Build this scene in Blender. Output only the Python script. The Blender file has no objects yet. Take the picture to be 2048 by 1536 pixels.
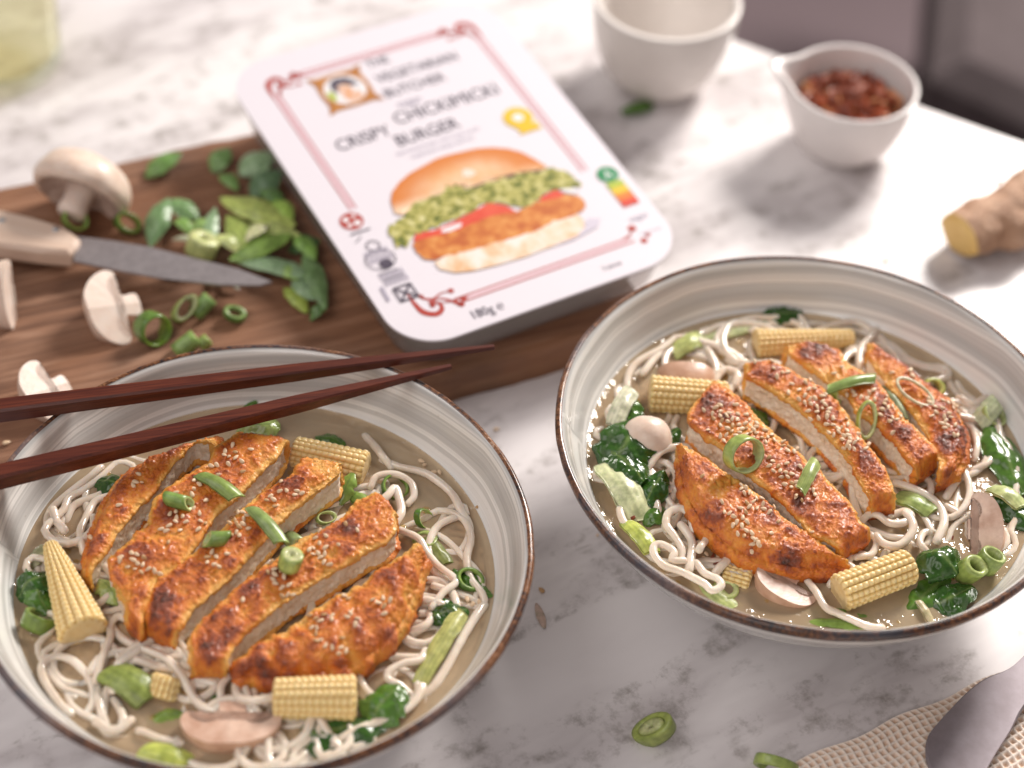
import bpy, math, random
import numpy as np
from mathutils import Vector, Matrix
from mathutils.bvhtree import BVHTree
random.seed(7); rng = np.random.default_rng(7)
sc = bpy.context.scene
S = 0.01                       # every length below is in centimetres
# ------------------------------------------------------------------ camera
F, PT, ROLL, H = 3906.8, .78908, .0661445, 62.315
cam = bpy.data.cameras.new("camera"); camo = bpy.data.objects.new("camera", cam)
sc.collection.objects.link(camo); sc.camera = camo
cam.sensor_width = 36; cam.lens = F / 2048 * 36
cam.clip_start = .02; cam.clip_end = 50
_r = Vector((1, 0, 0)); _u = Vector((0, math.sin(PT), math.cos(PT))); _f = Vector((0, math.cos(PT), -math.sin(PT)))
_c, _s = math.cos(ROLL), math.sin(ROLL)
_cr = _r * _c + _u * _s; _cu = -_r * _s + _u * _c
camo.matrix_world = Matrix(((_cr.x, _cu.x, -_f.x, 0), (_cr.y, _cu.y, -_f.y, 0), (_cr.z, _cu.z, -_f.z, H * S), (0, 0, 0, 1)))
cam.dof.use_dof = True; cam.dof.focus_distance = 76.3 * S; cam.dof.aperture_fstop = 3.9
CAMP = np.array([0, 0, H])
# ------------------------------------------------------------------ world, lamps, exposure
w = bpy.data.worlds.new("World"); sc.world = w; w.use_nodes = True
bg = w.node_tree.nodes["Background"]; bg.inputs[0].default_value = (1, .88, .88, 1); bg.inputs[1].default_value = .2
def area(name, loc, target, size, power, col, sy=None):
    l = bpy.data.lights.new(name, 'AREA'); l.energy = power; l.size = size; l.color = col
    if sy: l.shape = 'RECTANGLE'; l.size_y = sy
    o = bpy.data.objects.new(name, l); sc.collection.objects.link(o); o.location = loc
    o.rotation_euler = (Vector(target) - Vector(loc)).to_track_quat('-Z', 'Y').to_euler(); return o
KD = Vector((.5, .84, .62)).normalized() * 1.9
area("key_window_lamp", Vector((.04, .56, .03)) + KD, (.04, .56, .03), .5, 56, (1, .94, .885))
area("soft_top_fill_lamp", (-1.3, .5, 1.7), (0, .55, 0), 1.3, 13, (1, .95, .92))  # unseen area lamp added as soft fill from the upper left
area("front_fill_lamp", (-.35, -.75, 1.15), (0, .5, .03), .9, 7, (1, .94, .91))
sc.view_settings.view_transform = 'Standard'; sc.view_settings.look = 'None'
sc.view_settings.exposure = 0; sc.view_settings.gamma = 1
sc.cycles.max_bounces = 10; sc.cycles.transparent_max_bounces = 12
# ------------------------------------------------------------------ maths helpers
def ray(x, y):
    X = (x - 1024) / F; Y = -(y - 768) / F
    xr = _c * X - _s * Y; yr = _s * X + _c * Y
    return np.array([xr, yr * math.sin(PT) + math.cos(PT), yr * math.cos(PT) - math.sin(PT)])
def W(x, y, z):
    d = ray(x, y); return CAMP + d * ((H - z) / -d[2])
def _h(i, j, k, s):
    n = (i * 374761393 + j * 668265263 + k * 2147483647 + s * 974711) & 0xffffffff
    n = ((n ^ (n >> 13)) * 1274126177) & 0xffffffff
    return ((n ^ (n >> 16)) & 0xffffff) / float(0xffffff) * 2 - 1
def vn(P, s=0):
    P = np.asarray(P, float); I = np.floor(P).astype(np.int64); f = P - I; f = f * f * (3 - 2 * f)
    r = 0
    for a in (0, 1):
        for b in (0, 1):
            for c in (0, 1):
                wt = (f[:, 0] if a else 1 - f[:, 0]) * (f[:, 1] if b else 1 - f[:, 1]) * (f[:, 2] if c else 1 - f[:, 2])
                r = r + wt * _h(I[:, 0] + a, I[:, 1] + b, I[:, 2] + c, s)
    return r
def fbm(P, o=3, s=0, g=.5):
    r = 0; a = 1
    for k in range(o): r = r + a * vn(P * 2 ** k, s + k * 17); a *= g
    return r
def resample(pts, n):
    P = np.asarray(pts, float); d = np.r_[0, np.cumsum(np.linalg.norm(np.diff(P, axis=0), axis=1))]
    t = np.linspace(0, d[-1], n); return np.stack([np.interp(t, d, P[:, k]) for k in range(P.shape[1])], 1)
def smooth(P, n=1):
    P = P.copy()
    for _ in range(n): P[1:-1] = (P[:-2] + 2 * P[1:-1] + P[2:]) / 4
    return P
def spline(pts, n):
    P = np.asarray(pts, float)
    if len(P) < 3: return resample(P, n)
    Q = np.vstack([2 * P[0] - P[1], P, 2 * P[-1] - P[-2]]); out = []
    for i in range(1, len(Q) - 2):
        for t in np.linspace(0, 1, 12, endpoint=False):
            a, b, c, d = Q[i - 1:i + 3]
            out.append(.5 * (2 * b + (c - a) * t + (2 * a - 5 * b + 4 * c - d) * t * t + (3 * b - a - 3 * c + d) * t ** 3))
    out.append(P[-1]); return resample(out, n)
def norm(v): v = np.asarray(v, float); return v / (np.linalg.norm(v) + 1e-12)
# ------------------------------------------------------------------ object helpers
def mkmesh(name, V, Fc, mats, smoothf=True, fm=None, attrs=None):
    me = bpy.data.meshes.new(name); V = np.asarray(V, float) * S
    if isinstance(Fc, np.ndarray) and Fc.ndim == 2:
        nf, k = Fc.shape; me.vertices.add(len(V)); me.vertices.foreach_set('co', V.ravel())
        me.loops.add(nf * k); me.loops.foreach_set('vertex_index', Fc.ravel().astype(np.int32))
        me.polygons.add(nf); me.polygons.foreach_set('loop_start', np.arange(0, nf * k, k, dtype=np.int32))
        me.update(calc_edges=True)
    else: me.from_pydata(V.tolist(), [], [list(map(int, f)) for f in Fc]); me.update()
    for m in (mats if isinstance(mats, (list, tuple)) else [mats]): me.materials.append(m)
    if fm is not None: me.polygons.foreach_set('material_index', np.asarray(fm, np.int32))
    if smoothf: me.polygons.foreach_set('use_smooth', np.ones(len(me.polygons), bool))
    for k, a in (attrs or {}).items():
        if np.ndim(a) == 2:
            at = me.attributes.new(k, 'FLOAT_COLOR', 'POINT'); at.data.foreach_set('color', np.c_[a, np.ones(len(a))].astype(np.float32).ravel())
        else:
            at = me.attributes.new(k, 'FLOAT', 'POINT'); at.data.foreach_set('value', np.asarray(a, np.float32))
    return me
def tag(o, label=None, cat=None, group=None, kind=None):
    for k, v in (('label', label), ('category', cat), ('group', group), ('kind', kind)):
        if v: o[k] = v
    return o
def root(name, loc, label, cat, group=None):
    o = bpy.data.objects.new(name, None); sc.collection.objects.link(o); o.location = np.asarray(loc, float) * S
    o.empty_display_size = .01; return tag(o, label, cat, group)
def part(name, V, Fc, mats, parent, **k):
    """mesh whose world-space vertices are V, child of parent (thing or part)"""
    org = np.array(world(parent)) / S
    o = bpy.data.objects.new(name, mkmesh(name, np.asarray(V) - org, Fc, mats, **k)); sc.collection.objects.link(o); o.parent = parent
    return o
def world(o):
    p = Vector((0, 0, 0))
    while o: p += o.location; o = o.parent
    return p
def solo(name, V, Fc, mats, label, cat, group=None, kind=None, **k):
    V = np.asarray(V, float); c = V.mean(0); c[2] = V[:, 2].min()
    o = bpy.data.objects.new(name, mkmesh(name, V - c, Fc, mats, **k)); sc.collection.objects.link(o); o.location = c * S
    return tag(o, label, cat, group, kind)
def gridF(n, m, cu=False, cv=False):
    i = np.arange(n if cu else n - 1)[:, None]; j = np.arange(m if cv else m - 1)[None, :]
    i2 = (i + 1) % n; j2 = (j + 1) % m
    return np.stack([(i * m + j).ravel(), (i2 * m + j).ravel(), (i2 * m + j2).ravel(), (i * m + j2).ravel()], 1)
def lathe(prof, n, c=(0, 0, 0), close=False):
    P = np.asarray(prof, float); a = np.linspace(0, 2 * np.pi, n, endpoint=False)
    V = np.stack([np.outer(np.cos(a), P[:, 0]), np.outer(np.sin(a), P[:, 0]), np.tile(P[:, 1], (n, 1))], 2).reshape(-1, 3) + c
    return V, gridF(n, len(P), True, close)
def tube(P, r, k=10, ends=True, flat=None):
    """tube along points P (n,3); r scalar or array; rounded ends"""
    P = np.asarray(P, float); n = len(P); r = np.broadcast_to(np.asarray(r, float), (n,)).copy()
    T = np.gradient(P, axis=0); T /= np.linalg.norm(T, axis=1)[:, None] + 1e-9
    if ends:
        P = np.vstack([P[0] - T[0] * r[0] * .7, P[0] - T[0] * r[0] * .45, P, P[-1] + T[-1] * r[-1] * .45, P[-1] + T[-1] * r[-1] * .7])
        T = np.vstack([T[0], T[0], T, T[-1], T[-1]]); r = np.r_[r[0] * .05, r[0] * .75, r, r[-1] * .75, r[-1] * .05]
    up = np.array([0, 0, 1.]); A = np.cross(T, up); l = np.linalg.norm(A, axis=1)[:, None]; A = np.where(l < .05, [1., 0, 0], A / (l + 1e-9)); B = np.cross(A, T)
    a = np.linspace(0, 2 * np.pi, k, endpoint=False); ca, sa = np.cos(a), np.sin(a)
    V = P[:, None, :] + r[:, None, None] * (A[:, None, :] * ca[None, :, None] + B[:, None, :] * sa[None, :, None] * (flat or 1))
    return V.reshape(-1, 3), gridF(len(P), k, False, True)
def box(c, s, rz=0, bev=0):
    c = np.array(c, float); s = np.array(s, float) / 2
    V = np.array([[x, y, z] for x in (-1, 1) for y in (-1, 1) for z in (-1, 1)], float) * s
    R = np.array([[math.cos(rz), -math.sin(rz), 0], [math.sin(rz), math.cos(rz), 0], [0, 0, 1]])
    return V @ R.T + c, np.array([[0, 1, 3, 2], [4, 6, 7, 5], [0, 4, 5, 1], [2, 3, 7, 6], [0, 2, 6, 4], [1, 5, 7, 3]])
def prism(poly, z0, z1, top=None):
    n = len(poly); P = np.asarray(poly, float)
    V = np.vstack([np.c_[P, np.full(n, z0)], np.c_[P, np.full(n, z1)]])
    Fc = [list(range(n))[::-1], list(range(n, 2 * n))] + [[i, (i + 1) % n, n + (i + 1) % n, n + i] for i in range(n)]
    return V, Fc
def join(parts):
    V = []; Fc = []; o = 0
    for v, f in parts:
        V.append(np.asarray(v)); Fc += [[int(i) + o for i in q] for q in f]; o += len(v)
    return np.vstack(V), Fc
# ------------------------------------------------------------------ material helpers
class NT:
    def __init__(s, name):
        s.m = bpy.data.materials.new(name); s.m.use_nodes = True; s.t = s.m.node_tree; s.n = s.t.nodes; s.n.clear()
        s.out = s.n.new('ShaderNodeOutputMaterial')
    def N(s, ty, **kw):
        n = s.n.new('ShaderNode' + ty)
        for k, v in kw.items():
            if k.startswith('_'): setattr(n, k[1:], v)
            else:
                key = k.replace('__', ' ')
                inp = n.inputs[int(key[1:])] if key[0] == 'i' and key[1:].isdigit() else n.inputs[key]
                if isinstance(v, bpy.types.NodeSocket): s.t.links.new(v, inp)
                else: inp.default_value = v
        return n
    def L(s, a, b): s.t.links.new(a, b)
    def co(s, scale=(1, 1, 1), kind='Object', rot=(0, 0, 0)):
        c = s.N('TexCoord').outputs[kind]; c = s.N('Mapping', Vector=c, Rotation=rot).outputs[0]; return s.N('Mapping', Vector=c, Scale=tuple(v / S for v in scale)).outputs[0]
    def noise(s, v, sc_, d=3, r=.5, dist=0): return s.N('TexNoise', Vector=v, Scale=sc_, Detail=d, Roughness=r, Distortion=dist).outputs['Fac']
    def ramp(s, f, stops, interp='LINEAR'):
        n = s.N('ValToRGB', Fac=f); e = n.color_ramp; e.interpolation = interp
        while len(e.elements) < len(stops): e.elements.new(.5)
        for el, (p, c) in zip(e.elements, stops): el.position = p; el.color = (*c, 1) if len(c) == 3 else c
        return n.outputs[0]
    def mix(s, f, a, b, mode='MIX'):
        n = s.n.new('ShaderNodeMix'); n.data_type = 'RGBA'; n.blend_type = mode
        for i, v in ((0, f), (6, a), (7, b)):
            if isinstance(v, bpy.types.NodeSocket): s.L(v, n.inputs[i])
            else: n.inputs[i].default_value = (*v, 1) if isinstance(v, tuple) and len(v) == 3 else v
        return n.outputs[2]
    def math(s, op, a, b=0, c=0, clamp=False):
        n = s.n.new('ShaderNodeMath'); n.operation = op; n.use_clamp = clamp
        for i, v in enumerate((a, b, c)):
            if isinstance(v, bpy.types.NodeSocket): s.L(v, n.inputs[i])
            else: n.inputs[i].default_value = v
        return n.outputs[0]
    def bump(s, h, st, d=.01): return s.N('Bump', Height=h, Strength=st, Distance=d * S).outputs[0]
    def attr(s, n, o='Fac'): return s.N('Attribute', _attribute_name=n).outputs[o]
    def P(s, **kw):
        p = s.N('BsdfPrincipled', **kw); s.L(p.outputs[0], s.out.inputs[0]); return p
def simple(name, col, rough=.5, **kw):
    t = NT(name); t.P(Base__Color=(*col, 1), Roughness=rough, **kw); return t.m
def noisy(name, c1, c2, sc_=2, rough=.5, bump=.2, bs=8, bd=.02, stretch=(1, 1, 1), **kw):
    t = NT(name); v = t.co(stretch); f = t.noise(v, sc_, 4, .6)
    c = t.ramp(f, [(.3, c1), (.7, c2)]); nb = t.noise(v, bs, 4, .6)
    t.P(Base__Color=c, Roughness=rough, Normal=t.bump(nb, bump, bd * 10), **kw); return t.m
M = {}
# marble
t = NT('marble'); RV = (0, 0, -.62); v = t.co((1, 1, 1), rot=RV); vs = t.co((.42, 1.1, 1), rot=RV)
warp = t.N('TexNoise', Vector=vs, Scale=.22, Detail=5, Roughness=.6).outputs['Color']
vv = t.N('VectorMath', _operation='ADD', i0=vs, i1=t.N('VectorMath', _operation='SCALE', i0=warp, Scale=2.4).outputs[0]).outputs[0]
def dist(v_, sc_, d=4): return t.math('ABSOLUTE', t.math('SUBTRACT', t.noise(v_, sc_, d, .55), .5))
dA = dist(vv, .17); dB = dist(vv, .36, 5)
clus = t.ramp(t.noise(vs, .16, 2, .5), [(.42, (0, 0, 0)), (.6, (1, 1, 1))])
spk = t.ramp(t.noise(v, .9, 5, .7), [(.48, (0, 0, 0)), (.68, (1, 1, 1))])
halo = t.ramp(dA, [(0, (1, 1, 1)), (.05, (.55, .55, .55)), (.14, (0, 0, 0))])
core = t.math('MULTIPLY', t.ramp(dA, [(0, (1, 1, 1)), (.022, (.7, .7, .7)), (.05, (0, 0, 0))]), spk)
core2 = t.math('MULTIPLY', t.math('MULTIPLY', t.ramp(dB, [(0, (1, 1, 1)), (.012, (.6, .6, .6)), (.035, (0, 0, 0))]), spk), clus)
c = t.ramp(t.noise(vv, .12, 3, .5), [(.35, (.86, .825, .82)), (.65, (.79, .75, .755))])
c = t.mix(t.math('MULTIPLY', halo, t.math('ADD', t.math('MULTIPLY', clus, .55), .12)), c, (.44, .395, .4))
c = t.mix(t.math('MULTIPLY', t.math('MAXIMUM', core, core2), .8, clamp=True), c, (.24, .21, .19))
t.P(Base__Color=c, Roughness=.28, Normal=t.bump(t.noise(v, 3, 3), .05, .02)); M['marble'] = t.m
# board wood
def wood(name, ang, cols, sx=.12, sy=1.6, rough=.55, ks=1.2, bump=.5, bd=.05):
    t = NT(name); v = t.co((sx, sy, sy), rot=(0, 0, ang)); v2 = t.co((sx * .25, sy * 2.4, sy * 2.4), rot=(0, 0, ang))
    a = t.noise(v, ks, 6, .6, .8); b = t.noise(v2, ks * 2.6, 4, .6, .2); vb = t.noise(t.co((.3, .5, .5), rot=(0, 0, ang)), .5, 3)
    f = t.math('ADD', t.math('MULTIPLY', a, .62), t.math('MULTIPLY', b, .38))
    c = t.ramp(f, [(.3, cols[0]), (.45, cols[1]), (.56, cols[2]), (.7, cols[3])])
    c = t.mix(t.math('MULTIPLY', t.ramp(vb, [(.4, (0, 0, 0)), (.62, (1, 1, 1))]), .5), c, cols[4])
    t.P(Base__Color=c, Roughness=rough, Normal=t.bump(b, bump, bd)); return t.m
BA = math.radians(-24)
M['board'] = wood('board_wood', BA, [(.045, .02, .012), (.16, .075, .042), (.29, .15, .088), (.46, .29, .2), (.3, .13, .06)], bump=.8, bd=.08)
M['endgrain'] = wood('board_side_wood', BA, [(.05, .022, .012), (.12, .056, .032), (.19, .1, .056), (.28, .16, .1), (.3, .12, .045)])
M['stick'] = wood('chopstick_wood', math.radians(-15.5), [(.025, .005, .003), (.075, .014, .007), (.12, .026, .012), (.18, .046, .022), (.07, .013, .007)], sx=.2, sy=6, rough=.34, bump=.35, bd=.01)
M['beech'] = wood('handle_wood', math.radians(12), [(.6, .42, .31), (.68, .51, .4), (.73, .57, .46), (.77, .62, .52), (.68, .5, .39)], sx=.2, sy=3, rough=.4, bump=.1, bd=.01)
M['steel'] = noisy('brushed_steel', (.26, .235, .24), (.34, .31, .315), 3, .5, .05, 20, .003, Metallic=.6)
M['darksteel'] = noisy('dull_grey_metal', (.24, .205, .22), (.3, .265, .285), 1.4, .55, .12, 26, .003, Metallic=.55)
M['rivet'] = simple('rivet_metal', (.4, .45, .5), .3, Metallic=1.)
# bowl glaze
def glaze(name, base):
    t = NT(name); v = t.co(); r = t.attr('rad')
    ang = t.noise(v, .16, 2); wv = t.math('ADD', r, t.math('MULTIPLY', ang, .3)); cv = t.N('CombineXYZ', X=wv).outputs[0]
    st = t.N('TexNoise', Vector=cv, Scale=3.4, Detail=5, Roughness=.65).outputs['Fac']; st2 = t.N('TexNoise', Vector=cv, Scale=.9, Detail=2, Roughness=.5).outputs['Fac']
    f = t.math('ADD', t.math('MULTIPLY', st, .65), t.math('MULTIPLY', st2, .35))
    cl = t.ramp(f, [(.37, tuple(x * .48 for x in base)), (.43, tuple(x * .85 for x in base)), (.5, tuple(x * 1.05 for x in base)), (.55, tuple(min(1, x * 1.55) for x in base)), (.6, tuple(x * .95 for x in base))])
    sp = t.ramp(t.noise(v, 5, 3, .6), [(.66, (0, 0, 0)), (.76, (1, 1, 1))]); cl = t.mix(t.math('MULTIPLY', sp, .3), cl, (.34, .27, .18))
    t.P(Base__Color=cl, Roughness=.15, Coat__Weight=.3, Normal=t.bump(f, .5, .12)); return t.m
M['glaze'] = glaze('grey_cream_glaze', (.56, .555, .535))
t = NT('iron_rim_glaze'); v = t.co(); n1 = t.math('ADD', t.math('MULTIPLY', t.noise(v, 6, 5, .7), .55), t.math('MULTIPLY', t.noise(v, .4, 3, .6), .5)); n2 = t.noise(v, .22, 2)
c = t.ramp(n1, [(.36, (.012, .012, .018)), (.46, (.03, .024, .026)), (.53, (.13, .052, .024)), (.61, (.27, .125, .06)), (.7, (.5, .38, .3))])
c = t.mix(t.ramp(n2, [(.5, (0, 0, 0)), (.66, (.6, .6, .6))]), c, (.12, .12, .14)); t.P(Base__Color=c, Roughness=.22); M['rim'] = t.m
# porcelain
M['porcelain'] = noisy('cream_porcelain', (.74, .69, .65), (.8, .75, .71), .6, .22, .05, 2, .02)
M['pinkporcelain'] = noisy('white_porcelain', (.78, .735, .72), (.84, .79, .77), .6, .18, .05, 2, .02)
# broth
t = NT('broth_liquid'); v = t.co(); nb = t.noise(v, .9, 3, .5); cn = t.noise(v, .35, 3, .6)
d = t.N('BsdfDiffuse', Color=t.ramp(cn, [(.35, (.84, .59, .36)), (.65, (.92, .72, .48))]))
tr = t.N('BsdfTransparent', Color=(1, .9, .74, 1)); mx = t.N('MixShader', Fac=.36, i1=tr.outputs[0], i2=d.outputs[0])
bp = t.bump(t.math('ADD', nb, t.math('MULTIPLY', t.noise(v, 3, 2), .3)), .8, .2); gl = t.N('BsdfGlossy', Roughness=.04, Normal=bp); fr = t.N('Fresnel', IOR=1.36, Normal=bp)
m2 = t.N('MixShader', Fac=t.math('MULTIPLY', fr.outputs[0], 2.2, clamp=True), i1=mx.outputs[0], i2=gl.outputs[0]); t.L(m2.outputs[0], t.out.inputs[0]); M['broth'] = t.m
t = NT('oil_film'); d = t.N('BsdfTransparent', Color=(.97, .88, .62, 1)); gl = t.N('BsdfGlossy', Roughness=.03); fr = t.N('LayerWeight', Blend=.3)
m2 = t.N('MixShader', Fac=t.math('ADD', t.math('MULTIPLY', t.math('POWER', fr.outputs['Facing'], 3), .6), .06), i1=d.outputs[0], i2=gl.outputs[0]); t.L(m2.outputs[0], t.out.inputs[0]); M['oil'] = t.m
# noodles
t = NT('noodle_dough'); v = t.co(); c = t.ramp(t.noise(v, 1.2, 3), [(.3, (.7, .58, .46)), (.7, (.87, .78, .67))])
t.P(Base__Color=c, Roughness=.16, Coat__Weight=.4, Coat__Roughness=.05, Subsurface__Weight=.45, Subsurface__Radius=(1, .7, .45), Subsurface__Scale=.0018, Normal=t.bump(t.noise(v, 7, 3), .15, .03)); M['noodle'] = t.m
# crust
t = NT('fried_crumb_crust'); v = t.co(); hgt = t.attr('hgt'); edge = t.attr('edge')
n1 = t.noise(v, .55, 4, .55); n2 = t.noise(v, 2.4, 5, .68); n3 = t.noise(v, 13, 4, .75)
f = t.math('ADD', t.math('MULTIPLY', n1, .75), t.math('MULTIPLY', n2, .2)); f = t.math('ADD', f, t.math('MULTIPLY', hgt, .12)); f = t.math('ADD', f, .04)
f = t.math('SUBTRACT', f, t.math('MULTIPLY', edge, .24)); f = t.math('ADD', f, t.math('MULTIPLY', t.math('SUBTRACT', n3, .5), .09))
c = t.ramp(f, [(.34, (.86, .44, .09)), (.445, (.79, .28, .028)), (.565, (.65, .16, .012)), (.66, (.35, .062, .008)), (.74, (.18, .034, .008)), (.85, (.06, .014, .006))])
bh = t.math('ADD', t.math('MULTIPLY', n3, .8), t.math('MULTIPLY', n2, 1.0))
t.P(Base__Color=c, Roughness=t.ramp(n2, [(.35, (.26,) * 3), (.7, (.5,) * 3)]), Subsurface__Weight=.15, Subsurface__Radius=(1, .4, .15), Subsurface__Scale=.001, Coat__Weight=.3, Coat__Roughness=.2, Normal=t.bump(bh, .8, .1)); M['crust'] = t.m
t = NT('pale_meat_substitute'); v = t.co((1, 1, 1)); n1 = t.noise(v, 2.2, 5, .65); n2 = t.noise(v, 8, 4, .7)
c = t.ramp(n1, [(.3, (.68, .46, .28)), (.42, (.84, .68, .52)), (.7, (.92, .82, .7))])
t.P(Base__Color=c, Roughness=.5, Subsurface__Weight=.2, Subsurface__Radius=(1, .6, .4), Subsurface__Scale=.0015, Normal=t.bump(n2, .8, .1)); M['meat'] = t.m
M['seed'] = noisy('sesame_hull', (.7, .48, .29), (.84, .66, .46), 1.5, .4, .1, 20, .01)
M['seed2'] = noisy('toasted_sesame_hull', (.5, .28, .12), (.64, .42, .22), 1.5, .4, .1, 20, .01)
# vegetables use a point colour for the plant's own colours
def veg(name, rough=.35, bs=3, bst=.3, sss=.15, stretch=(1, 1, 1)):
    t = NT(name); v = t.co(stretch); n = t.noise(v, bs, 4, .6); a = t.attr('col', 'Color')
    dk = t.mix(1., a, (.62, .66, .6), 'MULTIPLY'); c = t.mix(t.ramp(n, [(.35, (1, 1, 1)), (.6, (0, 0, 0))]), a, dk)
    t.P(Base__Color=c, Roughness=rough, Subsurface__Weight=sss, Subsurface__Radius=(.6, 1, .3), Subsurface__Scale=.001, Normal=t.bump(n, bst, .06)); return t.m
M['veg'] = veg('green_vegetable'); M['leaf'] = veg('wet_leaf', .2, 3, .22, .1); M['scal'] = veg('spring_onion', .3, 2.5, .15, .2)
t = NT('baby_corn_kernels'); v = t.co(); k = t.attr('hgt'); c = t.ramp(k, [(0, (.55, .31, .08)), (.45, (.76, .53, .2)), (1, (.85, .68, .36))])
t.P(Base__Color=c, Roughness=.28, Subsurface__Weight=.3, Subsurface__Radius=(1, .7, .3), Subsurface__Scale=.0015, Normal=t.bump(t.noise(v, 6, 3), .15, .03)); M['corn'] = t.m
M['corncore'] = noisy('corn_core', (.72, .5, .22), (.8, .62, .34), 2, .4, .2, 6, .02)
def mush(name, a, b, **k): return noisy(name, a, b, 1.1, .36, .3, 2.5, .008, Subsurface__Weight=.25, Subsurface__Radius=(1, .7, .5), Subsurface__Scale=.002, **k)
M['cap'] = mush('mushroom_cap', (.72, .54, .43), (.86, .72, .61)); M['capwet'] = mush('cooked_mushroom_cap', (.46, .26, .17), (.64, .42, .3))
M['flesh'] = mush('mushroom_flesh', (.76, .6, .5), (.86, .74, .65)); M['fleshwet'] = mush('cooked_mushroom_flesh', (.5, .29, .2), (.78, .57, .45), stretch=(1, 1, 1))
M['gilldry'] = noisy('pale_mushroom_gills', (.56, .4, .32), (.72, .56, .47), 3, .5, .5, 9, .01); M['gill'] = noisy('mushroom_gills', (.36, .21, .15), (.52, .34, .25), 3, .5, .8, 9, .05)
M['chili'] = noisy('chilli_flake', (.1, .014, .008), (.44, .1, .035), 1.2, .4, .3, 8, .03)
M['chili2'] = noisy('pale_chilli_flake', (.58, .22, .08), (.7, .36, .17), 1.2, .4, .3, 8, .03)
M['ginger'] = noisy('ginger_skin', (.34, .17, .09), (.6, .38, .25), .8, .55, .5, 4, .06); M['gingercut'] = noisy('ginger_flesh', (.68, .42, .12), (.76, .52, .19), 1, .45, .15, 5, .02)
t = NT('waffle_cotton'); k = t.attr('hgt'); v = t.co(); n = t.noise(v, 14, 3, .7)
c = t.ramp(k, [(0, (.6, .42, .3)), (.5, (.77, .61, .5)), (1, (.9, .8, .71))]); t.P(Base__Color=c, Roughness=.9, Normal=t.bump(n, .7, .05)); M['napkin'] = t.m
t = NT('thin_glass'); g = t.N('BsdfGlossy', Roughness=.02); tr = t.N('BsdfTransparent', Color=(.95, .97, .93, 1)); fr = t.N('LayerWeight', Blend=.3)
m2 = t.N('MixShader', Fac=t.math('MULTIPLY', t.math('POWER', fr.outputs['Facing'], 3), .7), i1=tr.outputs[0], i2=g.outputs[0]); t.L(m2.outputs[0], t.out.inputs[0]); M['glass'] = t.m
t = NT('lemon_drink'); tr = t.N('BsdfTransparent', Color=(1, .955, .86, 1)); d = t.N('BsdfTranslucent', Color=(.95, .85, .6, 1)); mx = t.N('MixShader', Fac=.08, i1=tr.outputs[0], i2=d.outputs[0])
g = t.N('BsdfGlossy', Roughness=.05); m2 = t.N('MixShader', Fac=.06, i1=mx.outputs[0], i2=g.outputs[0]); t.L(m2.outputs[0], t.out.inputs[0]); M['drink'] = t.m
t = NT('clear_tray_plastic'); tr = t.N('BsdfTransparent', Color=(.82, .8, .8, 1)); d = t.N('BsdfDiffuse', Color=(.7, .64, .6, 1)); mx = t.N('MixShader', Fac=.3, i1=tr.outputs[0], i2=d.outputs[0])
g = t.N('BsdfGlossy', Roughness=.12); fr = t.N('LayerWeight', Blend=.3); m2 = t.N('MixShader', Fac=t.math('ADD', t.math('MULTIPLY', t.math('POWER', fr.outputs['Facing'], 3), .6), .04), i1=mx.outputs[0], i2=g.outputs[0]); t.L(m2.outputs[0], t.out.inputs[0]); M['tray'] = t.m
M['floor'] = noisy('grey_floor', (.17, .125, .135), (.2, .15, .16), .03, .7, .1, 1, .02)
M['fabric'] = noisy('dark_grey_fabric', (.075, .056, .058), (.1, .078, .08), .3, .9, .3, 8, .05); M['black'] = simple('black_frame', (.01, .008, .01), .5)
# ------------------------------------------------------------------ table, floor, bench
e0 = W(1486, 82, 0)[:2]; e1 = W(2048, 283, 0)[:2]; ed = norm(e1 - e0); en = np.array([ed[1], -ed[0]])
if en[1] > 0: en = -en        # towards the camera
A = e0 - ed * 95; B = e1 + ed * 60
poly = [A, A + en * 130, B + en * 130, B]
tb = root('marble_table', (0, 55, -75), 'white marble table with grey veins that carries both bowls and the board', 'table')
def slab(poly, z0, z1, bev=.25):
    P = np.array(poly); c = P.mean(0); Q = P + (c - P) / np.linalg.norm(c - P, axis=1)[:, None] * bev * 1.4
    n = len(P); V = np.vstack([np.c_[Q, np.full(n, z1)], np.c_[P, np.full(n, z1 - bev)], np.c_[P, np.full(n, z0)]])
    Fc = [list(range(n))] + [[i + k * n, i + (k + 1) * n, (i + 1) % n + (k + 1) * n, (i + 1) % n + k * n] for k in (0, 1) for i in range(n)] + [list(range(2 * n, 3 * n))[::-1]]
    return V, Fc
part('tabletop', *slab(poly, -3, 0), M['marble'], tb, smoothf=False)
for q in poly:
    cq = np.mean(poly, 0); p = q + norm(cq - q) * 12; part('leg', *box((p[0], p[1], -39), (6, 6, 72)), M['black'], tb, smoothf=False)
fl = solo('floor', [[-600, -400, -75], [600, -400, -75], [600, 800, -75], [-600, 800, -75]], [[0, 1, 2, 3]], M['floor'], 'plain mauve grey floor behind the table', None, kind='structure', smoothf=False)
# blurred dark seat beyond the table edge
bz = -28
bc = root('upholstered_bench', (75, 140, -75), 'dark grey upholstered bench beyond the far table edge', 'bench')
b0 = W(1880, -20, bz + 0)[:2]; b1 = W(1868, 120, bz)[:2]; bd_ = norm(b1 - b0); bn = np.array([-bd_[1], bd_[0]])
if bn[0] < 0: bn = -bn
b2 = W(2100, 225, bz)[:2]; bpoly = [b0 - bd_ * 60, b1, b1 + norm(b2 - b1) * 90, b1 + norm(b2 - b1) * 90 + bn * 30 - bd_ * 80]
part('seat_cushion', *slab(bpoly, bz - 12, bz, 2), M['fabric'], bc, smoothf=False)
cb = np.mean(bpoly, 0); ip = [q + (cb - q) * .08 for q in bpoly]; part('base', *prism(ip, -74.9, bz - 12.2), M['black'], bc, smoothf=False)
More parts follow.
